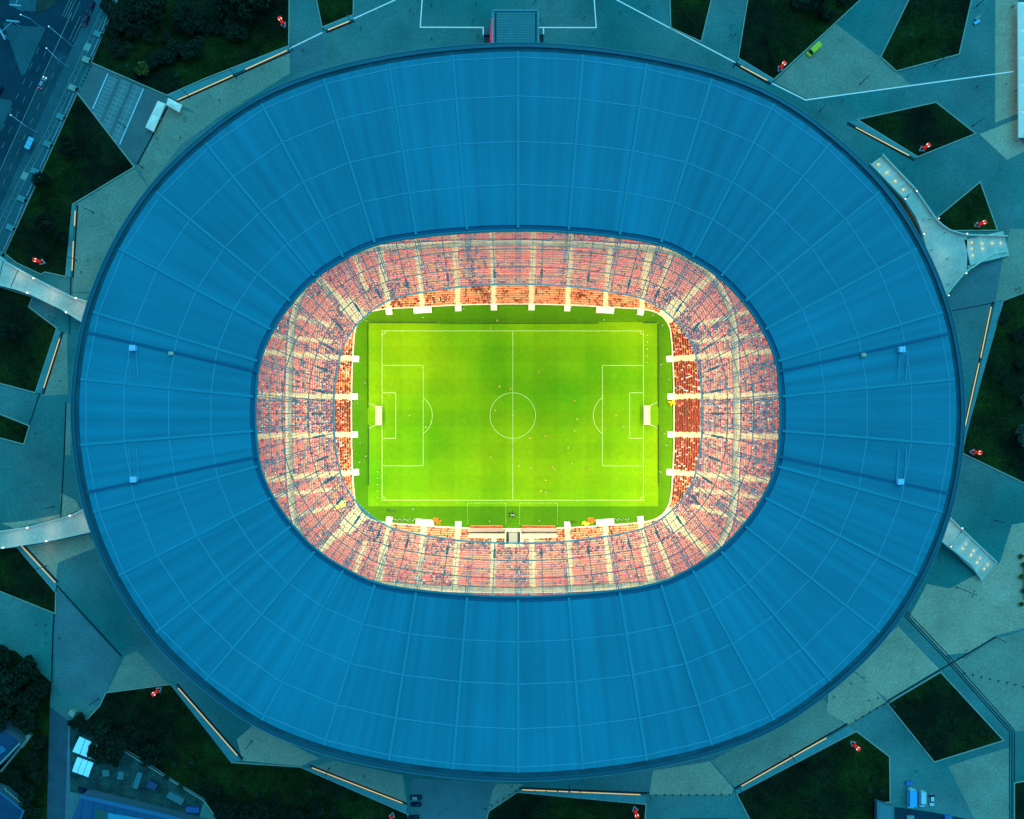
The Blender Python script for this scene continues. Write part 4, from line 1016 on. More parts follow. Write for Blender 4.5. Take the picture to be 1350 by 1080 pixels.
B1 = bridge('upper left footbridge, pale curved deck running from the road into the stadium', [(-30, 325), (0, 339), (8, 346), (45, 367), (95, 392), (120, 399)], [(-30, 373), (0, 376), (20, 381), (40, 388), (80, 407), (114, 428)], [((5, 341), (-3, 375)), ((24, 356), (14, 379))])
B2 = bridge('lower left footbridge, pale gently curved deck entering the stadium', [(-30, 706), (0, 701), (36, 695.6), (80, 683.6), (98, 678), (114, 669)], [(-30, 726), (0, 723), (62, 713.6), (124, 700)], [])
# right: stair and Y-shaped deck
t3 = empty('footbridge', (0, 0, 0), 0, 'right-hand forked footbridge with a lit stair running along the stadium edge', 'footbridge', 'footbridges to the stadium')
deck3 = [(1194, 263), (1206, 249), (1222, 271), (1234, 288), (1242, 296), (1252, 303), (1268, 308), (1275, 309), (1275, 358), (1270, 362), (1258, 376), (1246, 391), (1236, 366), (1224, 338), (1219, 318), (1216, 306), (1208, 286)]
MB().prism(PX(deck3, ZB), ZB-0.7, ZB).build('deck', deck_m, t3)
def flight(parent, c0, c1, wpx, n, z0, z1, land=3):
    """stair from c0 (height z0) to c1 (z1), wpx pixels wide"""
    a, b = W(*c0, z0), W(*c1, z1); d = Vector((b.x-a.x, b.y-a.y, 0)); L = d.length; d.normalize(); rz = math.atan2(d.y, d.x); wd = wpx/K*0.985
    for k in range(n):
        zt = z0 + (z1-z0)*(k+1)/n; c = a + d*(L*(k+0.5)/n)
        big = (k % land == land-1)
        MB().box((c.x, c.y, zt-0.2), (L/n-0.012, wd*(1.0), 0.4), rz).build('step', deck_m if not big else parapet_m, parent)
    nn = Vector((-d.y, d.x, 0))
    m = MB(); p, q = Vector((a.x, a.y, z0-0.45)), Vector((b.x, b.y, z1-0.45)); m.bar(p, q, wd-0.6, 0.5); m.build('stair_soffit', parapet_m, parent)
    return a, b, d, nn, wd
flight(t3, (1156, 211), (1199, 256), 20, 16, 0.4, ZB, 4)
flight(t3, (1326, 321), (1275.5, 333), 34, 12, 0.4, ZB, 4)
def par(parent, pts, zs, wd=0.45):
    m = MB()
    for k in range(len(pts)-1):
        a, b = W(*pts[k], zs[k]+1), W(*pts[k+1], zs[k+1]+1); a.z = zs[k]+0.3; b.z = zs[k+1]+0.3
        m.bar(a, b, wd, 1.7)
    m.build('parapet', parapet_m, parent)
par(t3, [(1164, 204), (1206, 248)], [0.5, ZB]); par(t3, [(1206, 248), (1222, 271), (1234, 288), (1242, 296), (1252, 303), (1268, 308), (1276, 309.5)], [ZB]*7); par(t3, [(1276, 309.5), (1328, 311)], [ZB, 0.6])
par(t3, [(1147.5, 216), (1193, 263)], [0.5, ZB], 0.3); par(t3, [(1193, 263), (1208, 286), (1216, 306), (1219, 318)], [ZB]*4, 0.3)
par(t3, [(1246, 391), (1258, 376), (1270, 362), (1280, 354)], [ZB]*4); par(t3, [(1280, 354), (1292, 346), (1310, 335), (1328, 331.4)], [ZB, 4, 2, 0.6])
MB().prism(PX([(1275.6, 351), (1292, 342), (1290, 346), (1278, 355)], 4.6), 3.5, 4.6).build('deck', deck_m, t3)
for q in ((1228, 300), (1256, 335)):
    c = W(*q, 0); MB().cyl((c.x, c.y, 0), (c.x, c.y, ZB-0.7), 0.8, 1.0, 10).build('pier', terrace_m, t3)
t4 = empty('footbridge', (0, 0, 0), 0, 'lower right stair bridge with rows of warm stair lights', 'footbridge', 'footbridges to the stadium')
MB().prism(PX([(1250, 682), (1268, 699), (1252, 722), (1240, 711)], ZB), ZB-0.6, ZB).build('deck', deck_m, t4)
flight(t4, (1304.5, 753), (1260.5, 710.5), 29, 14, 0.4, ZB, 4)
par(t4, [(1252, 682), (1268, 697.5), (1314, 741)], [ZB, ZB, 0.6]); par(t4, [(1242, 713), (1252, 722), (1260, 727.5), (1280, 744), (1295, 765)], [ZB, ZB, 4.6, 2.6, 0.6])
def stairlights(parent, pts, zs, e):
    for (x, y), zz in zip(pts, zs):
        p = W(x, y, zz); MB().cyl((p.x, p.y, p.z), (p.x, p.y, p.z+0.16), 0.55, 0.35, 10).build('stair_light', ledspot_m, parent)
        if e: lamp_point((p.x, p.y, p.z+1.2), parent, e, (1.0, 0.72, 0.25), 0.25)
stairlights(t3, [(1158, 217), (1168.5, 227.5), (1180, 239), (1191, 250)], [1.3, 2.5, 3.9, 5.2], 9)
stairlights(t3, [(1281, 320), (1281, 328), (1282, 337), (1295, 321), (1295, 328), (1308, 321), (1319, 321)], [5.4, 5.4, 5.4, 4.0, 4.0, 2.7, 1.3], 6)
stairlights(t4, [(1273, 717), (1269, 723.5), (1283, 726), (1280, 732), (1292, 735.5), (1288, 742), (1302, 744), (1297, 750)], [4.6, 4.6, 3.4, 3.4, 2.3, 2.3, 1.2, 1.2], 6)
tag(MB().prism(PX([(1166, 236), (1194, 264), (1208, 288), (1217, 310), (1219, 322), (1200, 286), (1180, 254)]), -0.1, 0.08).build('warm_lit_gap', soil_lit_m), kind='structure')  # brown sheet paints warm light in the gap between bridge and stadium

# ------------------------------------------------------------------ lamp posts
def lamp_post(px, py, h, lab, heads=1, lit=False, e=0.0, group='lamp posts on the plaza', z0=0.0):
    p = W(px, py, z0); t = empty('lamp_post', p, 0, lab, 'lamp post', group)
    MB().cyl((0, 0, 0), (0, 0, h), 0.17, 0.10, 8).build('pole', steel_m, t)
    MB().cyl((0, 0, 0), (0, 0, 0.5), 0.3, 0.26, 8).build('base', steel_m, t)
    d = Vector((-p.x, -p.y, 0)).normalized()
    for k in range(heads):
        a = 2*math.pi*k/heads + math.atan2(d.y, d.x)
        e_ = (math.cos(a)*1.1, math.sin(a)*1.1, h)
        m = MB(); m.bar((0, 0, h-0.1), e_, 0.12, 0.12); m.box((e_[0], e_[1], h), (0.8, 0.36, 0.16), a); hd = m.build('lamp_head', steel_m, t)
        MB().box((e_[0], e_[1], h + (0.1 if lit else -0.1)), (0.5, 0.36 if lit else 0.3, 0.06 if lit else 0.04), a).build('lens', headlamp_m if lit else mat('unlit_lens', (0.3, 0.35, 0.35), 0.3), hd)
    if e: lamp_point((d.x*1.1, d.y*1.1, h-0.4), t, e)
    return t
LP = [(1134, 111, 10, 'slim lamp post left of the five-sided lawn at the top right'), (1081, 146, 8, 'slim lamp post close to the stadium edge below the white line, upper right'), (1233, 86, 10, 'slim lamp post on the lower edge of the five-sided lawn, top right'),
      (1282, 166, 10, 'slim lamp post at the right tip of the kite-shaped lawn'), (1288, 8, 10, 'slim lamp post beside the tables at the far top right'), (312, 102, 9, 'slim lamp post between the two lit strips of the upper left seat wall'),
      (250, 128, 9, 'slim lamp post beside the white canopies, upper left'), (462, 30, 9, 'slim lamp post at the small top lawn'), (386, 66, 7, 'slim lamp post at the end of the long upper left seat wall'), (967, 88, 9, 'slim lamp post at the end of the white line left of the yellow van'),
      (332, 977, 10, 'slim lamp post on the paving at lower left between stadium and lawn'), (434, 1013, 9, 'slim lamp post behind the bottom left seat wall'), (1042, 995, 9, 'slim lamp post behind the lower right seat wall'), (973, 1036, 9, 'slim lamp post at the left end of the lower right seat wall'),
      (855, 1045, 9, 'slim lamp post at the right end of the bottom centre seat wall'), (750, 1036, 8, 'slim lamp post behind the middle of the bottom centre seat wall'), (101, 343, 9, 'slim lamp post beside the lit seat wall above the upper left footbridge'), (123, 280, 9, 'slim lamp post on open paving left of the stadium'),
      (61, 746, 9, 'slim lamp post beside the seat wall under the lower left footbridge'), (71, 668, 8, 'slim lamp post just above the lower left footbridge'), (130, 921, 9, 'slim lamp post at the corner of the big lower left lawn'), (1312, 686, 8, 'slim lamp post on the right edge above the lower right stair'),
      (1171, 925, 8, 'slim lamp post at the left corner of the diamond lawn'), (1312, 840, 9, 'slim lamp post at the bend of the thin drainage slot, right edge'), (1190, 55, 9, 'slim lamp post left of the five-sided lawn near the top edge'), (188, 221, 8, 'slim lamp post at the lower corner of the parking area'), (165, 168, 8, 'slim lamp post on the lawn left of the parking area'), (176, 94, 8, 'slim lamp post on the lawn above the parking area')]
for px, py, h, lab in LP: lamp_post(px, py, h, lab)
lamp_post(1261, 774, 14, 'tall four-armed light mast on the pale paving at lower right', 4)
for px, py, lab, z0 in ((1207, 253, 'lit lamp post on the outer parapet at the top of the right stair', ZB), (1192, 263, 'lit lamp post on the inner parapet at the top of the right stair', ZB), (1217, 309, 'lit lamp post on the inner curve of the forked footbridge', ZB), (1236, 289, 'lit lamp post by the triangular lawn on the forked footbridge', ZB),
                    (1273, 309, 'lit lamp post on the upper parapet of the forked footbridge arm', ZB), (1272, 361, 'lit lamp post on the lower curve of the forked footbridge', ZB), (1249, 390, 'lit lamp post at the lower tip of the forked footbridge', ZB), (1267, 696, 'lit lamp post on the upper parapet of the lower right stair', ZB), (1252, 720, 'lit lamp post on the lower parapet of the lower right stair', ZB)):
    lamp_post(px, py, 3.4, lab, 1, True, 0, 'lit lamps on the footbridges', z0)
for tb, pts in ((B1, [(44, 367), (100, 393), (36, 386), (87, 412)]), (B2, [(36, 696), (92, 680), (61, 713.5), (4, 722)])):
    for x, y in pts:
        p = W(x, y, ZB+1.1); MB().box((p.x, p.y, ZB+1.25), (0.45, 0.45, 0.3)).build('parapet_lamp', headlamp_m, tb)
for tb, pts, e in ((B1, [(20, 362), (62, 387), (100, 406)], 120), (B2, [(15, 712), (62, 702), (104, 690)], 100), (t3, [(1224, 300), (1248, 335), (1240, 360)], 45), (t4, [(1258, 704)], 60)):
    for x, y in pts:
        p = W(x, y, ZB+4.5); lamp_point((p.x, p.y, ZB+4.5), tb, e, (1.0, 0.82, 0.45), 0.5, 'parapet_lamp_light')
for tb, pts in ((B1, [(82, 378), (62, 402)]), (B2, [(60, 686), (60, 726)]), (t3, [(1203, 283)])):     # down lights under the bridges
    for x, y in pts:
        p = W(x, y, 3.0); lamp_point((p.x, p.y, 3.0), tb, 22, (1.0, 0.62, 0.28), 0.4, 'soffit_lamp_light')

# bollards and seats: short dark posts in lines
def bollards(p0, p1, n, lab):
    for k in range(n):
        x, y = p0[0]+(p1[0]-p0[0])*k/(n-1), p0[1]+(p1[1]-p0[1])*k/(n-1)
        m = MB(); m.cyl((0, 0, 0), (0, 0, 0.95), 0.26, 0.22, 8); m.cyl((0, 0, 0.95), (0, 0, 1.05), 0.28, 0.18, 8)
        o = m.build('bollard', steel_m); o.location = W(x, y); tag(o, '%s bollard from the %s, %s' % (ordw(k+1), 'left' if p0[0] <= p1[0] - 14 else 'lower end', lab), 'bollard', 'bollards on the plaza')
bollards((865, 1048), (962, 1047), 10, 'row across the bottom plaza gap'); bollards((1271, 887), (1349, 905), 8, 'row at the right edge by the drains')
bollards((1128, 949), (1165, 928), 5, 'row left of the diamond lawn'); bollards((108, 112), (120.5, 88), 6, 'row between the two gate piers'); bollards((690, 1042), (780, 1043), 7, 'row behind the bottom centre seat wall')
bollards((640, 1066), (680, 1043), 6, 'row along the slanted lawn edge at the bottom')

# ------------------------------------------------------------------ red pylons
def pylon(px, py, lab):
    p = W(px, py, 0.3); out = math.atan2(p.y, p.x); t = empty('red_pylon', p, out, lab, 'pylon', 'red pylons on the lawns'); t.scale = (0.85, 0.85, 0.9)
    for s in (-1, 1): MB().bar((-1.6, 0, 0.4), (0.6, s*1.35, 0.4), 0.42, 0.8).build('plinth_wall', plinth_m, t)
    m = MB(); m.box((0.7, 0, 2.7), (1.3, 1.5, 5.4), 0, 0.85); m.box((0.9, 0, 5.7), (1.6, 1.9, 0.6), 0, 0.8); m.build('column', red_m, t)
    for s in (-1, 1): MB().box((0.2, s*0.62, 6.08), (0.72, 0.34, 0.14), s*0.3).build('lit_panel', lit_m, t)
    MB().box((-0.35, 0, 0.9), (0.6, 0.9, 1.8)).build('socle', mat('dark_red', (0.16, 0.01, 0.03), 0.5), t)
for px, py, lab in ((1215, 197, 'red pylon with two lit panels on the kite-shaped lawn, upper right'), (1028, 91, 'red pylon with two lit panels on the lawn by the yellow van'), (374, 33, 'red pylon with two lit panels by the big tree, top left'),
                    (1288, 297, 'red pylon with two lit panels on the triangular lawn by the forked footbridge'), (56, 346, 'red pylon with two lit panels just above the upper left footbridge'), (1282, 596, 'red pylon with two lit panels at the lower tip of the right-hand lawn'),
                    (210, 909, 'red pylon with two lit panels at the top of the big lower left lawn'), (1124, 980, 'red pylon with two lit panels on the lower right lawn'), (837, 1067, 'red pylon with two lit panels on the bottom centre lawn'), (517, 1075, 'red pylon with two lit panels at the bottom edge left of the parked cars')):
    pylon(px, py, lab)

# ------------------------------------------------------------------ vehicles
def roundrect(L, Wd, c, n=3):
    pts = []
    for sx, sy, a0 in ((1, 1, 0), (-1, 1, math.pi/2), (-1, -1, math.pi), (1, -1, 1.5*math.pi)):
        for k in range(n+1):
            a = a0 + math.pi/2*k/n; pts.append((sx*(L/2-c) + c*math.cos(a), sy*(Wd/2-c) + c*math.sin(a)))
    return pts
def vehicle(name, px, py, head, lab, cat, paint, roofp=None, L=4.5, Wd=1.85, Ht=1.45, van=False, group=None, beams=False):
    p = W(px, py, 0.06); t = empty(name, p, head, lab, cat, group)
    m = MB(); m.prism(roundrect(L, Wd, 0.45), 0.28, 0.62); m.prism(roundrect(L-0.06, Wd-0.06, 0.45), 0.622, 0.88 if not van else 1.05, 0.12); m.build('body', paint, t)
    zb = 0.86 if not van else 1.03
    x0, x1 = (-L/2+0.25, L/2-1.25) if not van else (-L/2+0.06, L/2-0.85)
    def fr(xa, xb, wa, wb, z0, z1, xa1, xb1, nm, mm):
        b = MB(); i = 0
        b.v = [(xa, -wa, z0), (xb, -wa, z0), (xb, wa, z0), (xa, wa, z0), (xa1, -wb, z1), (xb1, -wb, z1), (xb1, wb, z1), (xa1, wb, z1)]
        b.f = [(3, 2, 1, 0), (4, 5, 6, 7), (0, 1, 5, 4), (1, 2, 6, 5), (2, 3, 7, 6), (3, 0, 4, 7)]
        return b.build(nm, mm, t)
    w0 = Wd/2-0.1
    if van: 
        fr(x0, x1, w0, w0-0.1, zb, Ht-0.1, x0+0.05, x1-0.55, 'cabin_glass', glass_dark); fr(x0-0.01, x1-0.75, w0+0.03, w0-0.06, zb+0.3, Ht, x0+0.03, x1-0.85, 'roof', roofp or paint)
    else:
        fr(x0, x1, w0, w0-0.2, zb, Ht-0.06, x0+0.55, x1-0.75, 'cabin_glass', glass_dark); fr(x0+0.62, x1-0.8, w0-0.19, w0-0.24, Ht-0.062, Ht, x0+0.68, x1-0.88, 'roof', roofp or paint)
    for sx in (-1, 1):
        for sy in (-1, 1):
            wh = MB().cyl((sx*L*0.31, sy*(Wd/2-0.2), 0.32), (sx*L*0.31, sy*(Wd/2+0.02), 0.32), 0.32, n=12).build('wheel', tyre_m, t)
            MB().cyl((sx*L*0.31, sy*(Wd/2+0.02), 0.32), (sx*L*0.31, sy*(Wd/2+0.035), 0.32), 0.19, n=8).build('rim', plinth_m, wh)
    for sy in (-1, 1):
        MB().box((L/2-0.12, sy*(Wd/2-0.4), 0.72), (0.3, 0.36, 0.16)).build('headlight', headlamp_m if beams else mat('clear_lens', (0.6, 0.65, 0.65), 0.2), t)
        MB().box((-L/2+0.05, sy*(Wd/2-0.35), 0.75), (0.12, 0.3, 0.2)).build('tail_light', mat('tail_lens_lit', (0.6, 0.02, 0.05), 0.3, emit=(1, 0.05, 0.12), estr=0.8) if beams else mat('tail_lens', (0.35, 0.01, 0.02), 0.3), t)
        MB().box((x1-0.1 if not van else x1+0.1, sy*(Wd/2+0.06), 1.0), (0.2, 0.16, 0.14)).build('mirror', paint, t)
    return t
cp = lambda n, c: mat(n, c, 0.3, spec=0.5)
pdark = cp('paint_dark_blue', (0.012, 0.012, 0.05)); pwhite = cp('paint_white', (0.8, 0.8, 0.8)); pyel = mat('paint_lime_yellow', (0.50, 0.62, 0.01), 0.4, emit=(0.35, 0.6, 0.0), estr=0.07); psil = cp('paint_silver', (0.35, 0.36, 0.38)); pcyan = cp('paint_sky_blue', (0.12, 0.5, 0.85)); pmar = cp('paint_plum', (0.10, 0.02, 0.05))  # the lime yellow paint also glows, to brighten the van
rd = math.atan2(-D_.y, D_.x)
vehicle('yellow_van', 1072, 66.5, math.atan2(-(74-58), 1064-1081), 'lime yellow van with dark windscreen parked beside the lawn at the top', 'van', pyel, L=6.3, Wd=2.4, Ht=2.4, van=True)
vehicle('parked_car', 121, 10, rd, 'dark car standing on the road at the very top left', 'car', pdark, L=5.0, Wd=2.0, group='cars on the road', Ht=1.6)
vehicle('parked_car', 114, 28, rd, 'dark plum car standing second in line on the road, top left', 'car', pmar, L=5.0, Wd=2.0, group='cars on the road', Ht=1.6)
vehicle('moving_car', 57, 110, rd+math.pi, 'silver car with lit headlights driving up the main road, upper left', 'car', psil, L=4.9, Wd=1.95, group='cars on the road', beams=True)
vehicle('moving_car', 0, 121, rd, 'dark blue car at the left photo edge on the far lane', 'car', pdark, L=4.6, group='cars on the road')
vehicle('parked_car', 549, 1051, 0, 'dark car with a shiny roof, upper of the parked cars at the bottom edge', 'car', pdark, psil, L=4.9, Wd=1.95, group='cars parked at the bottom')
vehicle('parked_car', 549, 1060, 0, 'dark blue car in the middle of the parked cars at the bottom edge', 'car', pdark, L=4.6, group='cars parked at the bottom')
vehicle('parked_car', 546, 1077, 0, 'dark car lowest of the parked cars at the bottom edge', 'car', cp('paint_black', (0.012, 0.012, 0.015)), L=4.7, group='cars parked at the bottom')
t = vehicle('box_truck', 1199.5, 1051, -math.pi/2, 'white box truck with a sky blue box roof parked at lower right', 'truck', pwhite, L=8.2, Wd=2.6, Ht=2.6, van=True, group='vehicles parked at the lower right')
b = MB(); b.box((-0.6, 0, 2.4), (6.4, 2.75, 2.2)); b.build('cargo_box', pcyan, t)
vehicle('white_van', 1214.5, 1052, -math.pi/2, 'long white van between the box truck and the dark-tailed car, lower right', 'van', pwhite, L=6.6, Wd=2.3, Ht=2.5, van=True, group='vehicles parked at the lower right')
t = vehicle('parked_car', 1227.5, 1054, -math.pi/2, 'white car with a dark blue rear half beside the white van', 'car', pwhite, L=4.7, Wd=1.9, group='vehicles parked at the lower right')
MB().prism([(x-1.35, y) for x, y in roundrect(1.9, 1.9, 0.4)], 0.6, 1.25, 0.1).build('trunk', pdark, t)
vehicle('parked_car', 111, 1041, -0.28, 'dark blue car parked above the blue-roofed building, lower left', 'car', pdark, L=4.8, Wd=1.9)
o = MB(); o.box((0, 0, 0.9), (2.3, 1.2, 1.2)); o.box((0, 0, 1.55), (2.4, 1.3, 0.14)); o = o.build('skip_bin', mat('bin_blue', (0.05, 0.2, 0.5), 0.5)); o.location = W(1197, 1031); tag(o, 'small blue lidded bin behind the box truck', 'bin')

# ------------------------------------------------------------------ canopies, tents, sheds, buildings
def tent(name, quad, z, peak, n, lab, cat, group=None, m_=canvas_m, wall=0.6):
    """row of n peaked canvas bays over a pixel quad a-b-c-d (bays follow a->d)"""
    t = empty(name, (0, 0, 0), 0, lab, cat, group)
    a, b, c, d = [W(*q, z) for q in quad]
    for k in range(n):
        p0, p1 = a.lerp(d, k/n), a.lerp(d, (k+1)/n-0.004); q0, q1 = b.lerp(c, k/n), b.lerp(c, (k+1)/n-0.004)
        m = MB(); i = 0; top = (p0+p1+q0+q1)/4 + Vector((0, 0, peak))
        m.v = [tuple(x) for x in (p0, q0, q1, p1)] + [tuple(top)] + [tuple(x - Vector((0, 0, wall))) for x in (p0, q0, q1, p1)]
        m.f = [(0, 1, 4), (1, 2, 4), (2, 3, 4), (3, 0, 4), (0, 5, 6, 1), (1, 6, 7, 2), (2, 7, 8, 3), (3, 8, 5, 0)]
        m.build('canopy', m_, t)
        for x in (p0, q0, p1, q1) if k in (0, n-1) else (p0, q0):
            y = x.lerp(top, 0.06); MB().cyl((y.x, y.y, 0), (y.x, y.y, z-0.1), 0.07, n=6).build('leg', tlight_m, t)
    return t
tent('white_canopy', [(208, 133), (218, 137), (202, 174), (191.5, 168)], 3.0, 0.9, 2, 'long white double canopy standing at the lower end of the parking area', 'canopy', 'white canopies by the parking area')
tent('white_canopy', [(222, 129), (219, 138), (236, 148), (240, 138.5)], 3.2, 0.8, 1, 'short white canopy with rounded end next to the lit seat wall', 'canopy', 'white canopies by the parking area')
tent('white_marquee', [(1342, 3), (1385, 3), (1388, 182), (1343, 182)], 4.0, 2.2, 5, 'row of white peaked marquees at the right edge, top', 'marquee')
for k, (quad, lab) in enumerate(((([(105, 971), (129, 982), (126, 1003), (95.5, 991)]), 'bright white panelled shed roof half under a tree, lower left'), (([(102, 998), (124, 1006), (117, 1025), (95, 1017)]), 'bright white panelled shed roof, lower of the two at lower left'))):
    t = empty('white_shed', (0, 0, 0), 0, lab, 'shed', 'white sheds at lower left')
    a, b, c, d = [W(*q, 3.2) for q in quad]
    MB().prism([tuple(x[:2]) for x in (a.lerp(c, 0.04), b.lerp(d, 0.04), c.lerp(a, 0.04), d.lerp(b, 0.04))], 0, 3.0).build('wall', facade_m, t)
    for q in range(3):
        p0, p1 = a.lerp(b, q/3), a.lerp(b, (q+1)/3-0.03); q0, q1 = d.lerp(c, q/3), d.lerp(c, (q+1)/3-0.03)
        m = MB(); z = 3.2 + 0.05*q; mid0, mid1 = (p0+q0)/2, (p1+q1)/2
        m.v = [tuple(p0), tuple(p1), (mid1.x, mid1.y, z+0.25), (mid0.x, mid0.y, z+0.25), tuple(q1), tuple(q0)]
        m.f = [(0, 1, 2, 3), (3, 2, 4, 5)]; o = m.build('roof_panel', mat('shed_white', (0.85, 0.85, 0.85), 0.5, emit=(0.1, 0.75, 0.9), estr=0.15), t)  # the roof sheet also glows, to look more brightly lit
        if o.data.polygons[0].normal.z < 0: o.data.flip_normals()
# entrance canopy at the top centre
t = empty('entrance_canopy', (0, 0, 0), 0, 'rectangular perforated metal entrance canopy with pale frame at the top centre', 'canopy')
zc = 8.0; Q = PX([(650.5, 14.5), (709, 14.5), (709, 70), (650.5, 70)], zc)
MB().prism(Q, zc-0.5, zc).build('roof_sheet', mat('canopy_sheet', (0.05, 0.205, 0.20), 0.6, noise=0.1, nscale=0.3), t)
x0c, y1c = Q[0]; x1c, y0c = Q[2]
m = MB()
for r in range(13):
    for c in range(24):
        x = x0c+1.0+(x1c-x0c-2)*(c+(0.5 if r % 2 else 0))/24; y = y1c-1.1-r*0.98
        m.cyl((x, y, zc), (x, y, zc+0.12), 0.19, 0.10, 5)
tag(m.build('rooflight_studs', mat('stud', (0.35, 0.50, 0.52), 0.4), t), kind='stuff')
for a, b in (((650, 14), (709.5, 14)), ((650, 14), (650, 70)), ((709.5, 14), (709.5, 70))):
    MB().bar(W(*a, zc), W(*b, zc), 0.5, 0.7).build('frame', mat('canopy_frame', (0.22, 0.36, 0.38), 0.5), t)
MB().bar(W(653.5, 17, zc+0.05), W(653.5, 60, zc+0.05), 0.5, 0.12).build('gutter', drain_shade_m, t); MB().bar(W(706.5, 17, zc+0.05), W(706.5, 60, zc+0.05), 0.35, 0.12).build('gutter', drain_shade_m, t)
for q in ((652, 16), (707, 16)):
    c = W(*q, zc); MB().cyl((c.x, c.y, 0), (c.x, c.y, zc-0.5), 0.2, n=8).build('column', steel_m, t)
# banner: tall red blade beside it
p = W(648.5, 42, 5); t = empty('red_banner', (p.x, p.y, 0), 0, 'tall pinkish red banner blade beside the entrance canopy', 'banner')
m = MB(); m.v = [(-0.35, 4.2, 0.3), (0.35, 4.6, 0.3), (0.55, -4.3, 0.3), (-0.55, -4.3, 0.3), (-0.1, 4.6, 7.5), (0.15, 4.7, 7.5), (0.75, -4.3, 7.5), (-0.75, -4.3, 7.5)]
m.f = [(3, 2, 1, 0), (4, 5, 6, 7), (0, 1, 5, 4), (1, 2, 6, 5), (2, 3, 7, 6), (3, 0, 4, 7)]; m.build('cloth', mat('banner_red', (0.75, 0.05, 0.10), 0.6, emit=(0.9, 0.06, 0.14), estr=0.2), t); MB().cyl((0, 4.7, 0), (0, 5.3, 7.8), 0.12, n=6).build('pole', tlight_m, t)  # the cloth emits, standing in for light falling on it
for (xa, xb, lab) in ((637.5, 646.5, 'dark stairwell box left of the entrance canopy'), (711, 717, 'dark stairwell box right of the entrance canopy')):
    t = empty('stairwell', (0, 0, 0), 0, lab, 'stairwell', 'stairwells by the entrance')
    Pq = PX([(xa, 47), (xb, 47), (xb, 62), (xa, 62)])
    MB().prism(Pq, 0, 0.07).build('pit_floor', black_m, t)
    for k in range(3):
        e = [Pq[0], Pq[1]] if k == 0 else ([Pq[1], Pq[2]] if k == 1 else [Pq[0], Pq[3]])
        MB().bar((*e[0], 0.5), (*e[1], 0.5), 0.35, 1.0).build('rail_wall', edge_m if k else steel_m, t)
# blue-roofed building and grey houses at the lower left
def building(name, poly, z, lab, roofm, wallm=facade_m, parapet=None, cat='building'):
    t = empty(name, (0, 0, 0), 0, lab, cat, 'buildings at the lower left')
    P = PX(poly, z); MB().prism(offset_poly(P, -0.25), 0, z-0.3).build('wall', wallm, t); MB().prism(P, z-0.3, z).build('roof', roofm, t)
    return t, P
t, P = building('workshop_building', [(108, 1047), (222, 1075), (300, 1096), (300, 1150), (85, 1150), (95, 1080)], 6.0, 'long workshop with a blue metal roof at the bottom left', bluebldg_m)
MB().strip(PX([(106, 1050), (222, 1077), (300, 1098)], 6.4), 1.6, 6.0, 6.4).build('roof_edge', mat('roof_edge_blue', (0.05, 0.17, 0.29), 0.5), t)
MB().prism(PX([(142, 1072), (200, 1082), (230, 1100), (142, 1100)], 6.3), 6.0, 6.3).build('roof_light', mat('cyan_sheet', (0.06, 0.36, 0.46), 0.4), t)
MB().prism(PX([(126, 1066), (141, 1070), (140, 1100), (124, 1100)], 6.2), 6.0, 6.2).build('roof_patch', mat('green_patch', (0.05, 0.12, 0.10), 0.8), t)
for k in range(6): MB().strip(PX([(110+k*14, 1054+k*3.4), (104+k*14, 1090+k*3.4)], 6.1), 0.16, 6.0, 6.12).build('roof_seam', slate_m, t)
t, P = building('slate_house', [(-40, 930), (-1, 959), (26, 980), (-1, 1010), (-40, 1040)], 8.0, 'grey slate-roofed house at the left edge, lower left', slate_m)
MB().strip(PX([(-1, 1008), (26, 980)], 8.2), 0.5, 7.9, 8.25).build('eaves', kerb_m, t)
MB().prism(PX([(-40, 985), (4, 984), (8, 990), (-40, 1018)], 8.6), 8.0, 8.6).build('roof_light', MATS['roof_edge_blue'], t)
t, P = building('slate_house', [(-40, 1030), (0, 1045), (31, 1070), (22, 1110), (-40, 1130)], 7.0, 'dark house with pale roof edge in the bottom left corner', slate_m)
MB().strip(PX([(-40, 1030), (0, 1045), (31, 1070), (24, 1085)], 7.3), 0.6, 6.9, 7.35).build('eaves', mat('roof_edge_blue', (0.05, 0.17, 0.29), 0.5), t)
for k in range(5):
    p = W(8+k*5, 1042+k*4.2, 5); MB().box((p.x, p.y, 5.0), (0.3, 2.2, 0.25), 0.7).build('bracket', kerb_m, t)
for k, (x, y, lab) in enumerate(((14, 1000, 'pale garden wall along the slate house'),)):
    t = empty('garden_wall', (0, 0, 0), 0, lab, 'wall')
    MB().strip(PX([(39, 969), (27, 985)], 2), 1.6, 0, 2.0).build('coping', kerb_m, t); MB().strip(PX([(26.5, 985.5), (0, 1018)], 2), 0.7, 0, 1.6).build('brickwork', kerb_m, t)
t = empty('gate_kiosk', (0, 0, 0), 0, 'small pale gate kiosk at the end of the lane, lower left', 'kiosk'); MB().prism(PX([(93, 936), (99, 940), (96, 945), (90.5, 941)], 2.6), 0, 2.5, 0.0).build('wall', kerb_m, t); MB().prism(offset_poly(PX([(93, 936), (99, 940), (96, 945), (90.5, 941)], 2.6), 0.2), 2.5, 2.7).build('roof', kerb_m, t)
t = empty('yard_fence', (0, 0, 0), 0, 'thin grey fence between the yard and the big lower left lawn', 'fence')
fp = [(148, 978), (190, 1003), (230, 1030), (270, 1054)]
MB().strip(PX(fp, 1.6), 0.14, 1.45, 1.6).build('rail', plinth_m, t); MB().strip(PX(fp, 0.5), 0.14, 0.4, 0.55).build('rail', plinth_m, t)
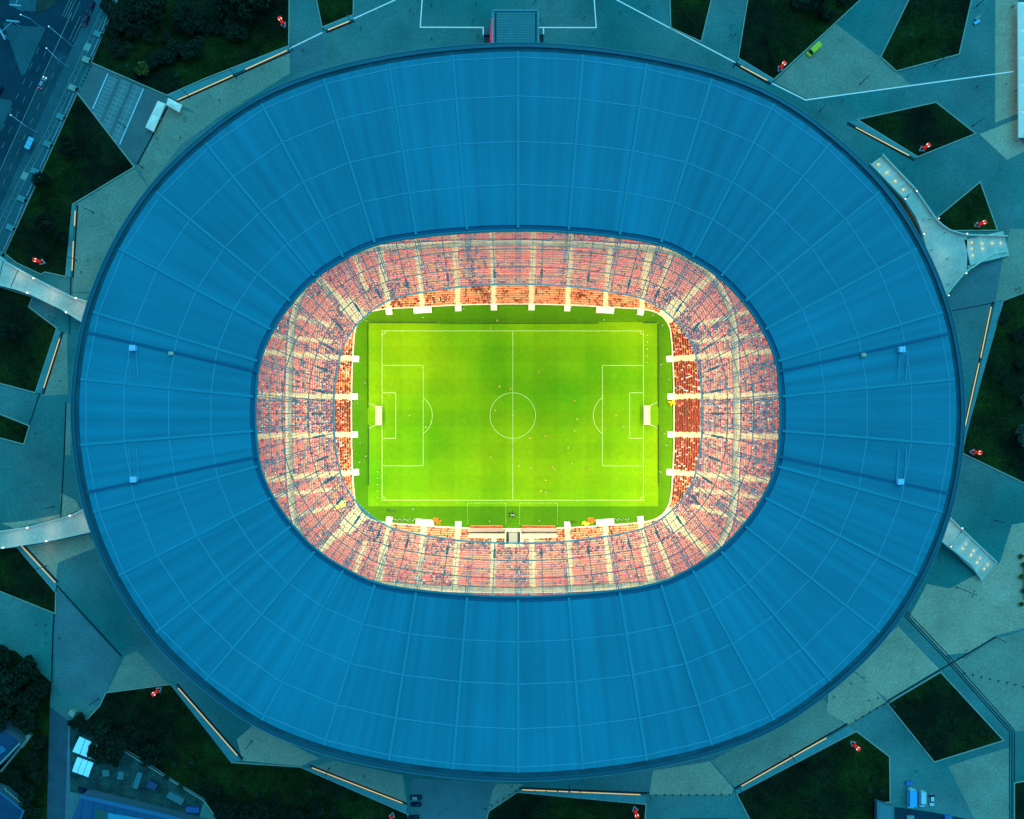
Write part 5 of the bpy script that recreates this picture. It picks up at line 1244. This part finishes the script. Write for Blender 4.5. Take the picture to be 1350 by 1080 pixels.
for k in range(22):
    f = k/21*3; i = min(2, int(f)); q = (fp[i][0]+(fp[i+1][0]-fp[i][0])*(f-i), fp[i][1]+(fp[i+1][1]-fp[i][1])*(f-i)); p = W(*q); MB().cyl((p.x, p.y, 0), (p.x, p.y, 1.7), 0.07, n=6).build('post', plinth_m, t)
def crate(name, px, py, d, rz, m_, lab, cat, lid=True):
    t = empty(name, W(px, py, 0.16), rz, lab, cat, 'things stored in the yard')
    MB().box((0, 0, d[2]/2), d).build('body', m_, t)
    if lid: MB().box((0, 0, d[2]+0.06), (d[0]+0.2, d[1]+0.2, 0.12)).build('lid', m_, t)
    n = max(3, int(max(d[:2])/1.2))
    for k in range(n):
        MB().box((-d[0]/2 + d[0]*(k+0.5)/n, 0, d[2]+0.15), (0.12, d[1], 0.08)).build('rib', edge_m, t)
crate('trailer_bed', 182.5, 1028, (1.9, 6.4, 0.9), -0.32, edge_m, 'long narrow flat trailer in the yard, lower left', 'trailer'); crate('container', 234, 1049.5, (6.6, 2.5, 2.3), -0.5, mat('container_green', (0.10, 0.2, 0.2), 0.6), 'ribbed dull green container in the yard', 'container')
crate('pallet', 140, 1019, (2.6, 2.4, 0.3), 0.1, mat('pallet_grey', (0.13, 0.22, 0.22), 0.8), 'flat square pallet left in the yard', 'pallet'); crate('pallet', 159.5, 1022, (2.2, 3.0, 0.4), -0.1, MATS['pallet_grey'], 'flat oblong pallet right of the square one in the yard', 'pallet')
crate('tarpaulin_stack', 255, 1066, (5.2, 1.9, 1.4), -0.06, mat('tarp_blue', (0.04, 0.12, 0.36), 0.6), 'blue tarpaulin-covered stack at the end of the yard', 'stack'); crate('container', 203, 1033, (3.6, 2.6, 2.2), -0.5, mat('container_blue', (0.03, 0.07, 0.16), 0.6), 'short dark blue container beside the trailer', 'container')
# lower right kiosk and sunken dark yard
t = empty('site_cabin', (0, 0, 0), 0, 'flat teal site cabin at the bottom edge by the lower right lawn', 'cabin'); P = PX([(1156.5, 1057), (1178, 1064), (1178, 1110), (1156.5, 1110)], 3); MB().prism(P, 0, 2.9).build('wall', facade_m, t); MB().prism(offset_poly(P, 0.1), 2.9, 3.1).build('roof', mat('cabin_teal', (0.09, 0.21, 0.22), 0.6), t)
MB().prism(PX([(1159, 1060), (1175, 1065), (1175, 1105), (1159, 1105)], 3.1), 3.1, 3.16).build('roof_membrane', mat('cabin_membrane', (0.12, 0.25, 0.25), 0.7), t)
tag(MB().prism(PX([(1179, 1064), (1225, 1070), (1273, 1079.5), (1290, 1110), (1179, 1110)]), -0.1, 0.06).build('yard', road_m), kind='structure')
for k, (x, y, lab) in enumerate(((1199, 1078, 'grey covered trolley in the dark yard at the bottom edge'), (1249, 1077, 'blue covered trolley in the dark yard at the bottom edge'))):
    crate('trolley', x, y, (2.6, 2.0, 1.2), 0.1, plinth_m if k == 0 else MATS['bin_blue'], lab, 'trolley')
# tables top right, planters right edge
for x, y, c, lab in ((1288, 24, (0.25, 0.35, 0.2), 'pale green folding table near the top right tents'), (1287, 30, (0.25, 0.6, 0.85), 'pale blue folding table near the top right tents')):
    t = empty('folding_table', W(x, y), 0.6, lab, 'table', 'folding tables'); MB().box((0, 0, 0.76), (2.6, 1.1, 0.08)).build('table_top', mat('table_%d' % y, c, 0.5), t)
    for sx in (-1, 1):
        for sy in (-1, 1): MB().cyl((sx*1.1, sy*0.45, 0), (sx*1.1, sy*0.45, 0.73), 0.04, n=6).build('leg', steel_m, t)
# road furniture
def gantry(px, py, ang, lab, L=6.0, stem=6.0, sang=0.8):
    t = empty('sign_gantry', W(px, py, 0.15), ang, lab, 'sign', 'road signs at the junction')
    MB().cyl((0, 0, 0), (0, 0, 5.5), 0.14, n=8).build('pole', tlight_m, t); MB().box((0, 0, 5.4), (L/2, 0.5, 0.9)).build('sign_panel', mat('sign_back', (0.45, 0.55, 0.55), 0.5), t); MB().bar((0, 0, 5.5), (math.cos(sang)*stem/2, math.sin(sang)*stem/2, 5.5), 0.16, 0.16).build('arm', tlight_m, t)
gantry(30, 15, -0.1, 'white sign gantry on the upper traffic island, top left', 9, 12, 1.35); gantry(26.5, 35.5, -0.1, 'white sign gantry on the top edge of the triangular traffic island', 10, 12, -2.3); gantry(12.5, 52, -1.1, 'white sign gantry on the left edge of the triangular traffic island', 10, 4, 0.6)
def street_lamp(px, py, dx, dy, lab):
    h = 9.0; t = empty('street_lamp', W(px, py, 0.14), 0, lab, 'street lamp', 'street lamps on the road'); e = W(px+dx, py+dy, h) - W(px, py, h)
    MB().cyl((0, 0, 0), (0, 0, h), 0.14, 0.1).build('pole', tlight_m, t); MB().bar((0, 0, h), (e.x, e.y, h+0.3), 0.16, 0.16).build('arm', tlight_m, t); MB().box((e.x, e.y, h+0.35), (0.45, 0.34, 0.2)).build('lamp_head', mat('street_lens', (0.8, 0.85, 0.85), 0.4, emit=(0.6, 0.9, 1.0), estr=0.4), t)
street_lamp(97, 62, -18, -15, 'street lamp with a long arm beside the crossing, top left'); street_lamp(49, 175, -19, -14, 'street lamp with a long arm over the road, left'); street_lamp(90, 89, -14, -14, 'street lamp with a bent arm opposite the gate, top left'); street_lamp(55, 37, -12, -5, 'short street lamp at the triangular traffic island')
t = empty('bus_shelter', W(42.5, 191, 0.14), rd, 'pale blue three-panel bus shelter beside the road, left', 'shelter')
for k in range(3): MB().box((-1.65+k*1.65, 0, 2.5), (1.55, 2.2, 0.1)).build('roof_pane', mat('shelter_sheet', (0.25, 0.62, 0.72), 0.4), t)
for sx in (-2.2, 0, 2.2): MB().cyl((sx, -0.9, 0), (sx, -0.9, 2.45), 0.06, n=6).build('post', steel_m, t)
MB().box((0, -0.95, 1.2), (4.6, 0.06, 1.6)).build('back_panel', glass_dark, t)
# park wall with piers and pads along the road
PIER = [(146, 10), (133, 47), (118, 81), (100, 118), (84, 156), (67, 192), (51, 228), (33, 264), (18, 302), (3, 336)]
wall_m = mat('wall_coping', (0.23, 0.30, 0.32), 0.7)
lab_p = ['uppermost', 'second', 'upper gate', 'lower gate', 'fifth', 'sixth', 'seventh', 'eighth', 'ninth', 'lowest']
for k, (x, y) in enumerate(PIER):
    t = empty('wall_pier', W(x, y, 0.1), rd, '%s pale pier with paved pad along the roadside park wall, left' % lab_p[k], 'pier', 'piers of the park wall')
    MB().box((0, -1.4, 0.32), (2.2, 3.0, 0.5)).build('pad', slab_m if k != 2 and k != 3 else kerb_m, t)
    for s in (-1, 1): MB().box((s*0.9, 0.55, 0.9), (0.45, 0.5, 1.8)).build('post', kerb_m, t)
    MB().box((0, 0.55, 0.6), (1.3, 0.3, 1.2)).build('door', black_m, t)
    if k + 1 < len(PIER) and k != 2:
        x2, y2 = PIER[k+1]; a, b = W(x, y), W(x2, y2); d = (b-a).normalized(); a = a+d*1.7; b = b-d*1.7; off = Vector((-d.y, d.x, 0))*0.5
        fw = empty('park_wall', (0, 0, 0), 0, 'run of low park wall below the %s pier on the left' % lab_p[k], 'wall', 'runs of the park wall')
        n = 3
        for q in range(n):
            p0, p1 = a.lerp(b, q/n)+off, a.lerp(b, (q+1)/n-0.008)+off
            MB().bar(p0 + Vector((0, 0, 0.7)), p1 + Vector((0, 0, 0.7)), 0.5, 1.4).build('wall_section', wall_m, fw)

# ------------------------------------------------------------------ people on the plaza
WALK = [(541, 15, 'd'), (569, 7, 'd'), (628, 6, 'd'), (569, 52, 'd'), (624, 27, 'd'), (631, 47, 'd'), (706, 3, 'd'), (713, 26, 'd'), (770, 24, 'p'), (782, 44, 'd'), (818, 18, 'd'), (854, 9, 'd'), (476, 38, 'd'), (400, 67, 'd'), (290, 133, 'd'), (246, 155, 'p'), (244, 159, 'p'), (208, 183, 'd'), (239, 182, 'd'),
        (963, 47, 'd'), (969, 46, 'd'), (964, 35, 'd'), (1110, 133, 'd'), (1288, 115, 'r'), (1325, 112, 'p'), (1333, 10, 'r'), (1335, 9, 'p'), (1340, 32, 'p'), (1338, 120, 'p'), (1191, 224, 'd'), (1217, 290, 'd'), (1224, 290, 'd'), (1244, 308, 'd'), (1227, 330, 'd'), (1248, 342, 'd'), (1249, 375, 'd'),
        (117, 343, 'd'), (108, 359, 'd'), (81, 502, 'd'), (47, 571, 'p'), (49, 823, 'd'), (61, 823, 'd'), (62, 834, 'd'), (61, 847, 'd'), (80, 841, 'd'), (1099, 918, 'd'), (1122, 900, 'd'), (1138, 892, 'd'), (1145, 923, 'd'), (1157, 920, 'd'), (1206, 1016, 'd'), (1273, 857, 'd'), (675, 1036, 'd'), (480, 1023, 'd'), (1338, 382, 'd'), (1343, 380, 'd'), (1345, 383, 'd'), (70, 424, 'd'), (73, 420, 'd'), (66, 418, 'd')]
def zone(x, y):
    if y < 200 and 420 < x < 900: return 'on the plaza above the stadium'
    if y < 320 and x < 420: return 'on the paving at upper left of the stadium'
    if y < 212: return 'on the paving at the upper right'
    if x > 1150 and y < 400: return 'on or beside the forked footbridge at the right'
    if x < 200: return 'on the paving left of the stadium'
    if x > 950: return 'on the paving at the lower right'
    return 'on the paving below the stadium'
zcount = {}
WALK.sort(key=lambda q: (q[0], q[1]))
for i, (x, y, c) in enumerate(WALK):
    zcount[zone(x, y)] = zcount.get(zone(x, y), 0) + 1
    zz = ZB if (1200 < x < 1275 and 280 < y < 390) else 0.03
    o = inst('person', {'d': walk_dark, 'p': walk_pale, 'r': walk_red}[c], None, W(x, y, zz), i*1.9, 1.0)
    tag(o, 'person in %s, %s from left %s' % ({'d': 'dark clothes', 'p': 'grey clothes', 'r': 'a red top'}[c], ordw(zcount[zone(x, y)]), zone(x, y)), 'person', 'people walking on the plaza')

# ------------------------------------------------------------------ trees and shrubs
def crown_mesh(name, seed, n, mats_, leaf=0.55, flat=0.75):
    q = random.Random(seed); lobes = []
    for k in range(11):
        a = q.random()*6.283; rr = q.random()**0.5*0.72; lobes.append((rr*math.cos(a), rr*math.sin(a), (q.random()-0.35)*0.8*flat, 0.28+q.random()*0.24))
    v = []; f = []; mi = []
    while len(f) < n:
        L = q.choice(lobes)
        d = Vector((q.gauss(0, 1), q.gauss(0, 1), q.gauss(0, 1))).normalized() * (q.random()**0.4) * L[3]
        c = Vector(L[:3]) + d
        if mnoise.noise(c*3.1 + Vector((seed, 0, 0))) < -0.22: continue
        a = Vector((q.gauss(0, 1), q.gauss(0, 1), q.gauss(0, 0.6))).normalized(); b = a.cross(Vector((q.gauss(0, 1), q.gauss(0, 1), q.gauss(0, 1)))).normalized()
        s = leaf*(0.6+0.8*q.random())/10; i = len(v)
        v += [tuple(c - a*s*1.5), tuple(c + b*s), tuple(c + a*s*1.5), tuple(c - b*s)]; f.append((i, i+1, i+2, i+3)); mi.append(0 if q.random() < 0.72 else 1)
    me = bpy.data.meshes.new(name); me.from_pydata(v, [], f); me.polygons.foreach_set('material_index', mi)
    for m_ in mats_: me.materials.append(m_)
    me.update(); return me
CR = [crown_mesh('crown_a', 1, 2600, (LEAF[0], LEAF[1])), crown_mesh('crown_b', 2, 2600, (LEAF[0], LEAF[1])), crown_mesh('crown_c', 5, 2600, (LEAF[1], LEAF[0]))]
CRL = crown_mesh('crown_light', 8, 1500, (LEAF[2], LEAF[1]), 0.7); CRP = crown_mesh('crown_pale', 9, 1500, (LEAF[3], LEAF[1]), 0.7)
def trunk_mesh():
    m = MB(); m.cyl((0, 0, 0), (0, 0, 0.8), 0.07, 0.045, 8)
    for k in range(5):
        a = k*1.256; m.cyl((0, 0, 0.55+0.05*k), (0.4*math.cos(a), 0.4*math.sin(a), 1.05+0.06*k), 0.03, 0.012, 5)
    me = m.me('trunk'); me.materials.append(bark_m); return me
TR = trunk_mesh()
def tree(px, py, rpx, lab, crown=None, name='tree', group='trees', hgt=1.0):
    r = rpx/K; t = empty(name, W(px, py, 0.1), random.random()*6.28, lab, 'tree' if name == 'tree' else 'shrub', group)
    k = random.randrange(3)
    c = inst('crown', crown or CR[k], t, (0, 0, r*1.1*hgt), 0, (r*1.12, r*1.12, r*hgt)); inst('trunk', TR, t, (0, 0, 0), 0, (r*0.8, r*0.8, r*hgt))
    return t
WOODS = [(152, 12), (165, 30), (150, 45), (176, 8), (200, 44), (222, 52), (240, 14), (268, 30), (285, 40), (232, 72), (160, 66), (206, 80), (312, 44), (255, 66), (188, 28)]
WOOD2 = [(318, 1040), (330, 1062), (365, 1052), (376, 1073), (412, 1074), (440, 1068), (450, 1080), (285, 1040), (290, 1074), (230, 1000), (172, 948), (192, 985), (228, 975), (1322, 420), (1340, 440), (1345, 480), (1322, 500), (1110, 2), (1090, 20), (1052, 6), (1335, 610)]
TREES = [(10, 868, 20, 'dark tree at the left edge, top of the lower left wood'), (40, 878, 18, 'dark tree on the upper right side of the lower left wood'), (60, 902, 13, 'dark tree at the right tip of the lower left wood'), (20, 903, 22, 'broad dark tree in the middle of the lower left wood'), (47, 915, 17, 'dark tree right of the middle of the lower left wood'),
         (12, 936, 20, 'dark tree at the left edge, bottom of the lower left wood'), (44, 945, 17, 'dark tree beside the lane, bottom of the lower left wood'), (56, 972, 10, 'slim dark tree beside the lane next to the slate house'), (50, 998, 11, 'dark tree by the lane, level with the white sheds'), (57, 1019, 9, 'small dark tree at the lane edge below the white sheds'),
         (42, 1038, 13, 'dark tree above the bottom left corner house'), (44, 1064, 13, 'dark tree right of the bottom left corner house'), (26, 1022, 10, 'dark tree between the two lower left houses'),
         (106, 946, 10, 'dark tree next to the gate kiosk'), (124, 950, 13, 'dark tree above the white sheds'), (145, 961, 15, 'dark tree at the western corner of the big lower left lawn'), (162, 976, 15, 'dark tree at the yard fence top end'), (137, 986, 13, 'dark tree leaning over the upper white shed'), (152, 1000, 9, 'small dark tree in the yard'),
         (186, 962, 17, 'dark round tree inside the big lower left lawn, upper'), (207, 990, 16, 'dark round tree inside the big lower left lawn, lower'), (345, 1066, 20, 'large dark tree at the bottom edge of the lower left lawn'), (302, 1058, 14, 'dark tree left of the large one at the bottom edge'), (395, 1075, 16, 'dark tree right of the large one at the bottom edge'), (420, 1058, 10, 'small dark tree near the bottom left seat wall'),
         (332, 14, 24, 'largest dark tree on the top left lawn'), (298, 14, 14, 'dark tree left of the largest one, top left lawn'), (356, 4, 13, 'dark tree at the top edge beside the red pylon'), (210, 20, 18, 'dark tree on the top left lawn near the road'), (250, 40, 14, 'dark tree in the middle of the top left lawn'), (180, 48, 10, 'small dark tree near the park wall, top left lawn'),
         (95, 196, 13, 'dark tree on the left lawn below the parking area'), (68, 298, 14, 'dark tree on the left lawn above the red pylon'), (88, 315, 9, 'small dark tree beside the lit seat wall, left lawn'), (60, 240, 10, 'dark tree on the left lawn beside the park wall'),
         (1072, 12, 13, 'dark tree on the lawn behind the yellow van'), (20, 440, 12, 'dark tree on the lawn below the upper left footbridge')]
for x, y, r, lab in TREES: tree(x, y, r, lab)
WOODS.sort(); WOOD2.sort(); wc = {}
for k, (x, y) in enumerate(WOODS): tree(x, y, 9 + (k*5) % 8, '%s from the left of the dark low trees on the top left lawn' % ordw(k+1), None, 'tree', 'low trees of the top left lawn', 0.6)
for k, (x, y) in enumerate(WOOD2):
    zn = 'big lower left lawn' if x < 600 else ('right-hand lawn' if x > 1200 else 'lawn behind the yellow van'); wc[zn] = wc.get(zn, 0) + 1
    tree(x, y, 5 + (k*5) % 6, '%s from the left of the dark low trees on the %s' % (ordw(wc[zn]), zn), None, 'tree', 'low trees of the outer lawns', 0.6)
tree(191, 95, 9, 'bright yellow-green young tree beside the parking bays', CRL); tree(172, 62, 5, 'pale young tree on the top left lawn', CRP, 'tree', 'young trees'); tree(235, 101, 4, 'tiny pale young tree near the seat wall, top left lawn', CRP, 'tree', 'young trees')
CRT = crown_mesh('crown_teal', 12, 2200, (mat('leaf_teal', (0.12, 0.13, 0.085), 0.8, noise=0.3, nscale=0.4), LEAF[1]), 0.6)
tree(1344, 575, 13, 'pale grey-green tree at the right edge on the right-hand lawn', CRT); tree(1348, 526, 9, 'small pale tree at the right edge above the other pale one', CRT)
YT = [(205, 1003, 4), (232, 1006, 4), (222, 1022, 4), (241, 1035, 4), (255, 1003, 3.5), (185, 988, 4), (1160, 1040, 3), (1143, 1040, 4), (1150, 1026, 3), (1256, 950, 3), (1217, 978, 3), (1292, 965, 3), (1278, 972, 3), (1222, 985, 3), (410, 1040, 4), (425, 1068, 4), (340, 1045, 4)]
YT.sort(); yc = {}
for x, y, r in YT:
    zn = 'big lower left lawn' if x < 600 else ('lower right lawn' if x < 1180 else 'diamond lawn'); yc[zn] = yc.get(zn, 0) + 1
    tree(x, y, r, '%s from the left of the thin saplings on the %s' % (ordw(yc[zn]), zn), CRP, 'sapling', 'saplings on the lawns', 1.4)
for k, y in enumerate((733, 744, 760, 778, 796)):
    t = tree(1345 + (k % 2)*3, y, 3.2, '%s from the top of the small green shrubs beside the planter box' % ordw(k+1), CRL, 'shrub', 'shrubs at the right edge', 0.8)
t = empty('planter_box', W(1352, 765), 0, 'long grey planter box with shrubs at the right edge', 'planter'); MB().box((0, 0, 0.5), (2.0, 15, 1.0)).build('box', plinth_m, t); MB().box((0, 0, 1.02), (1.6, 14.6, 0.06)).build('soil', soil_lit_m, t)
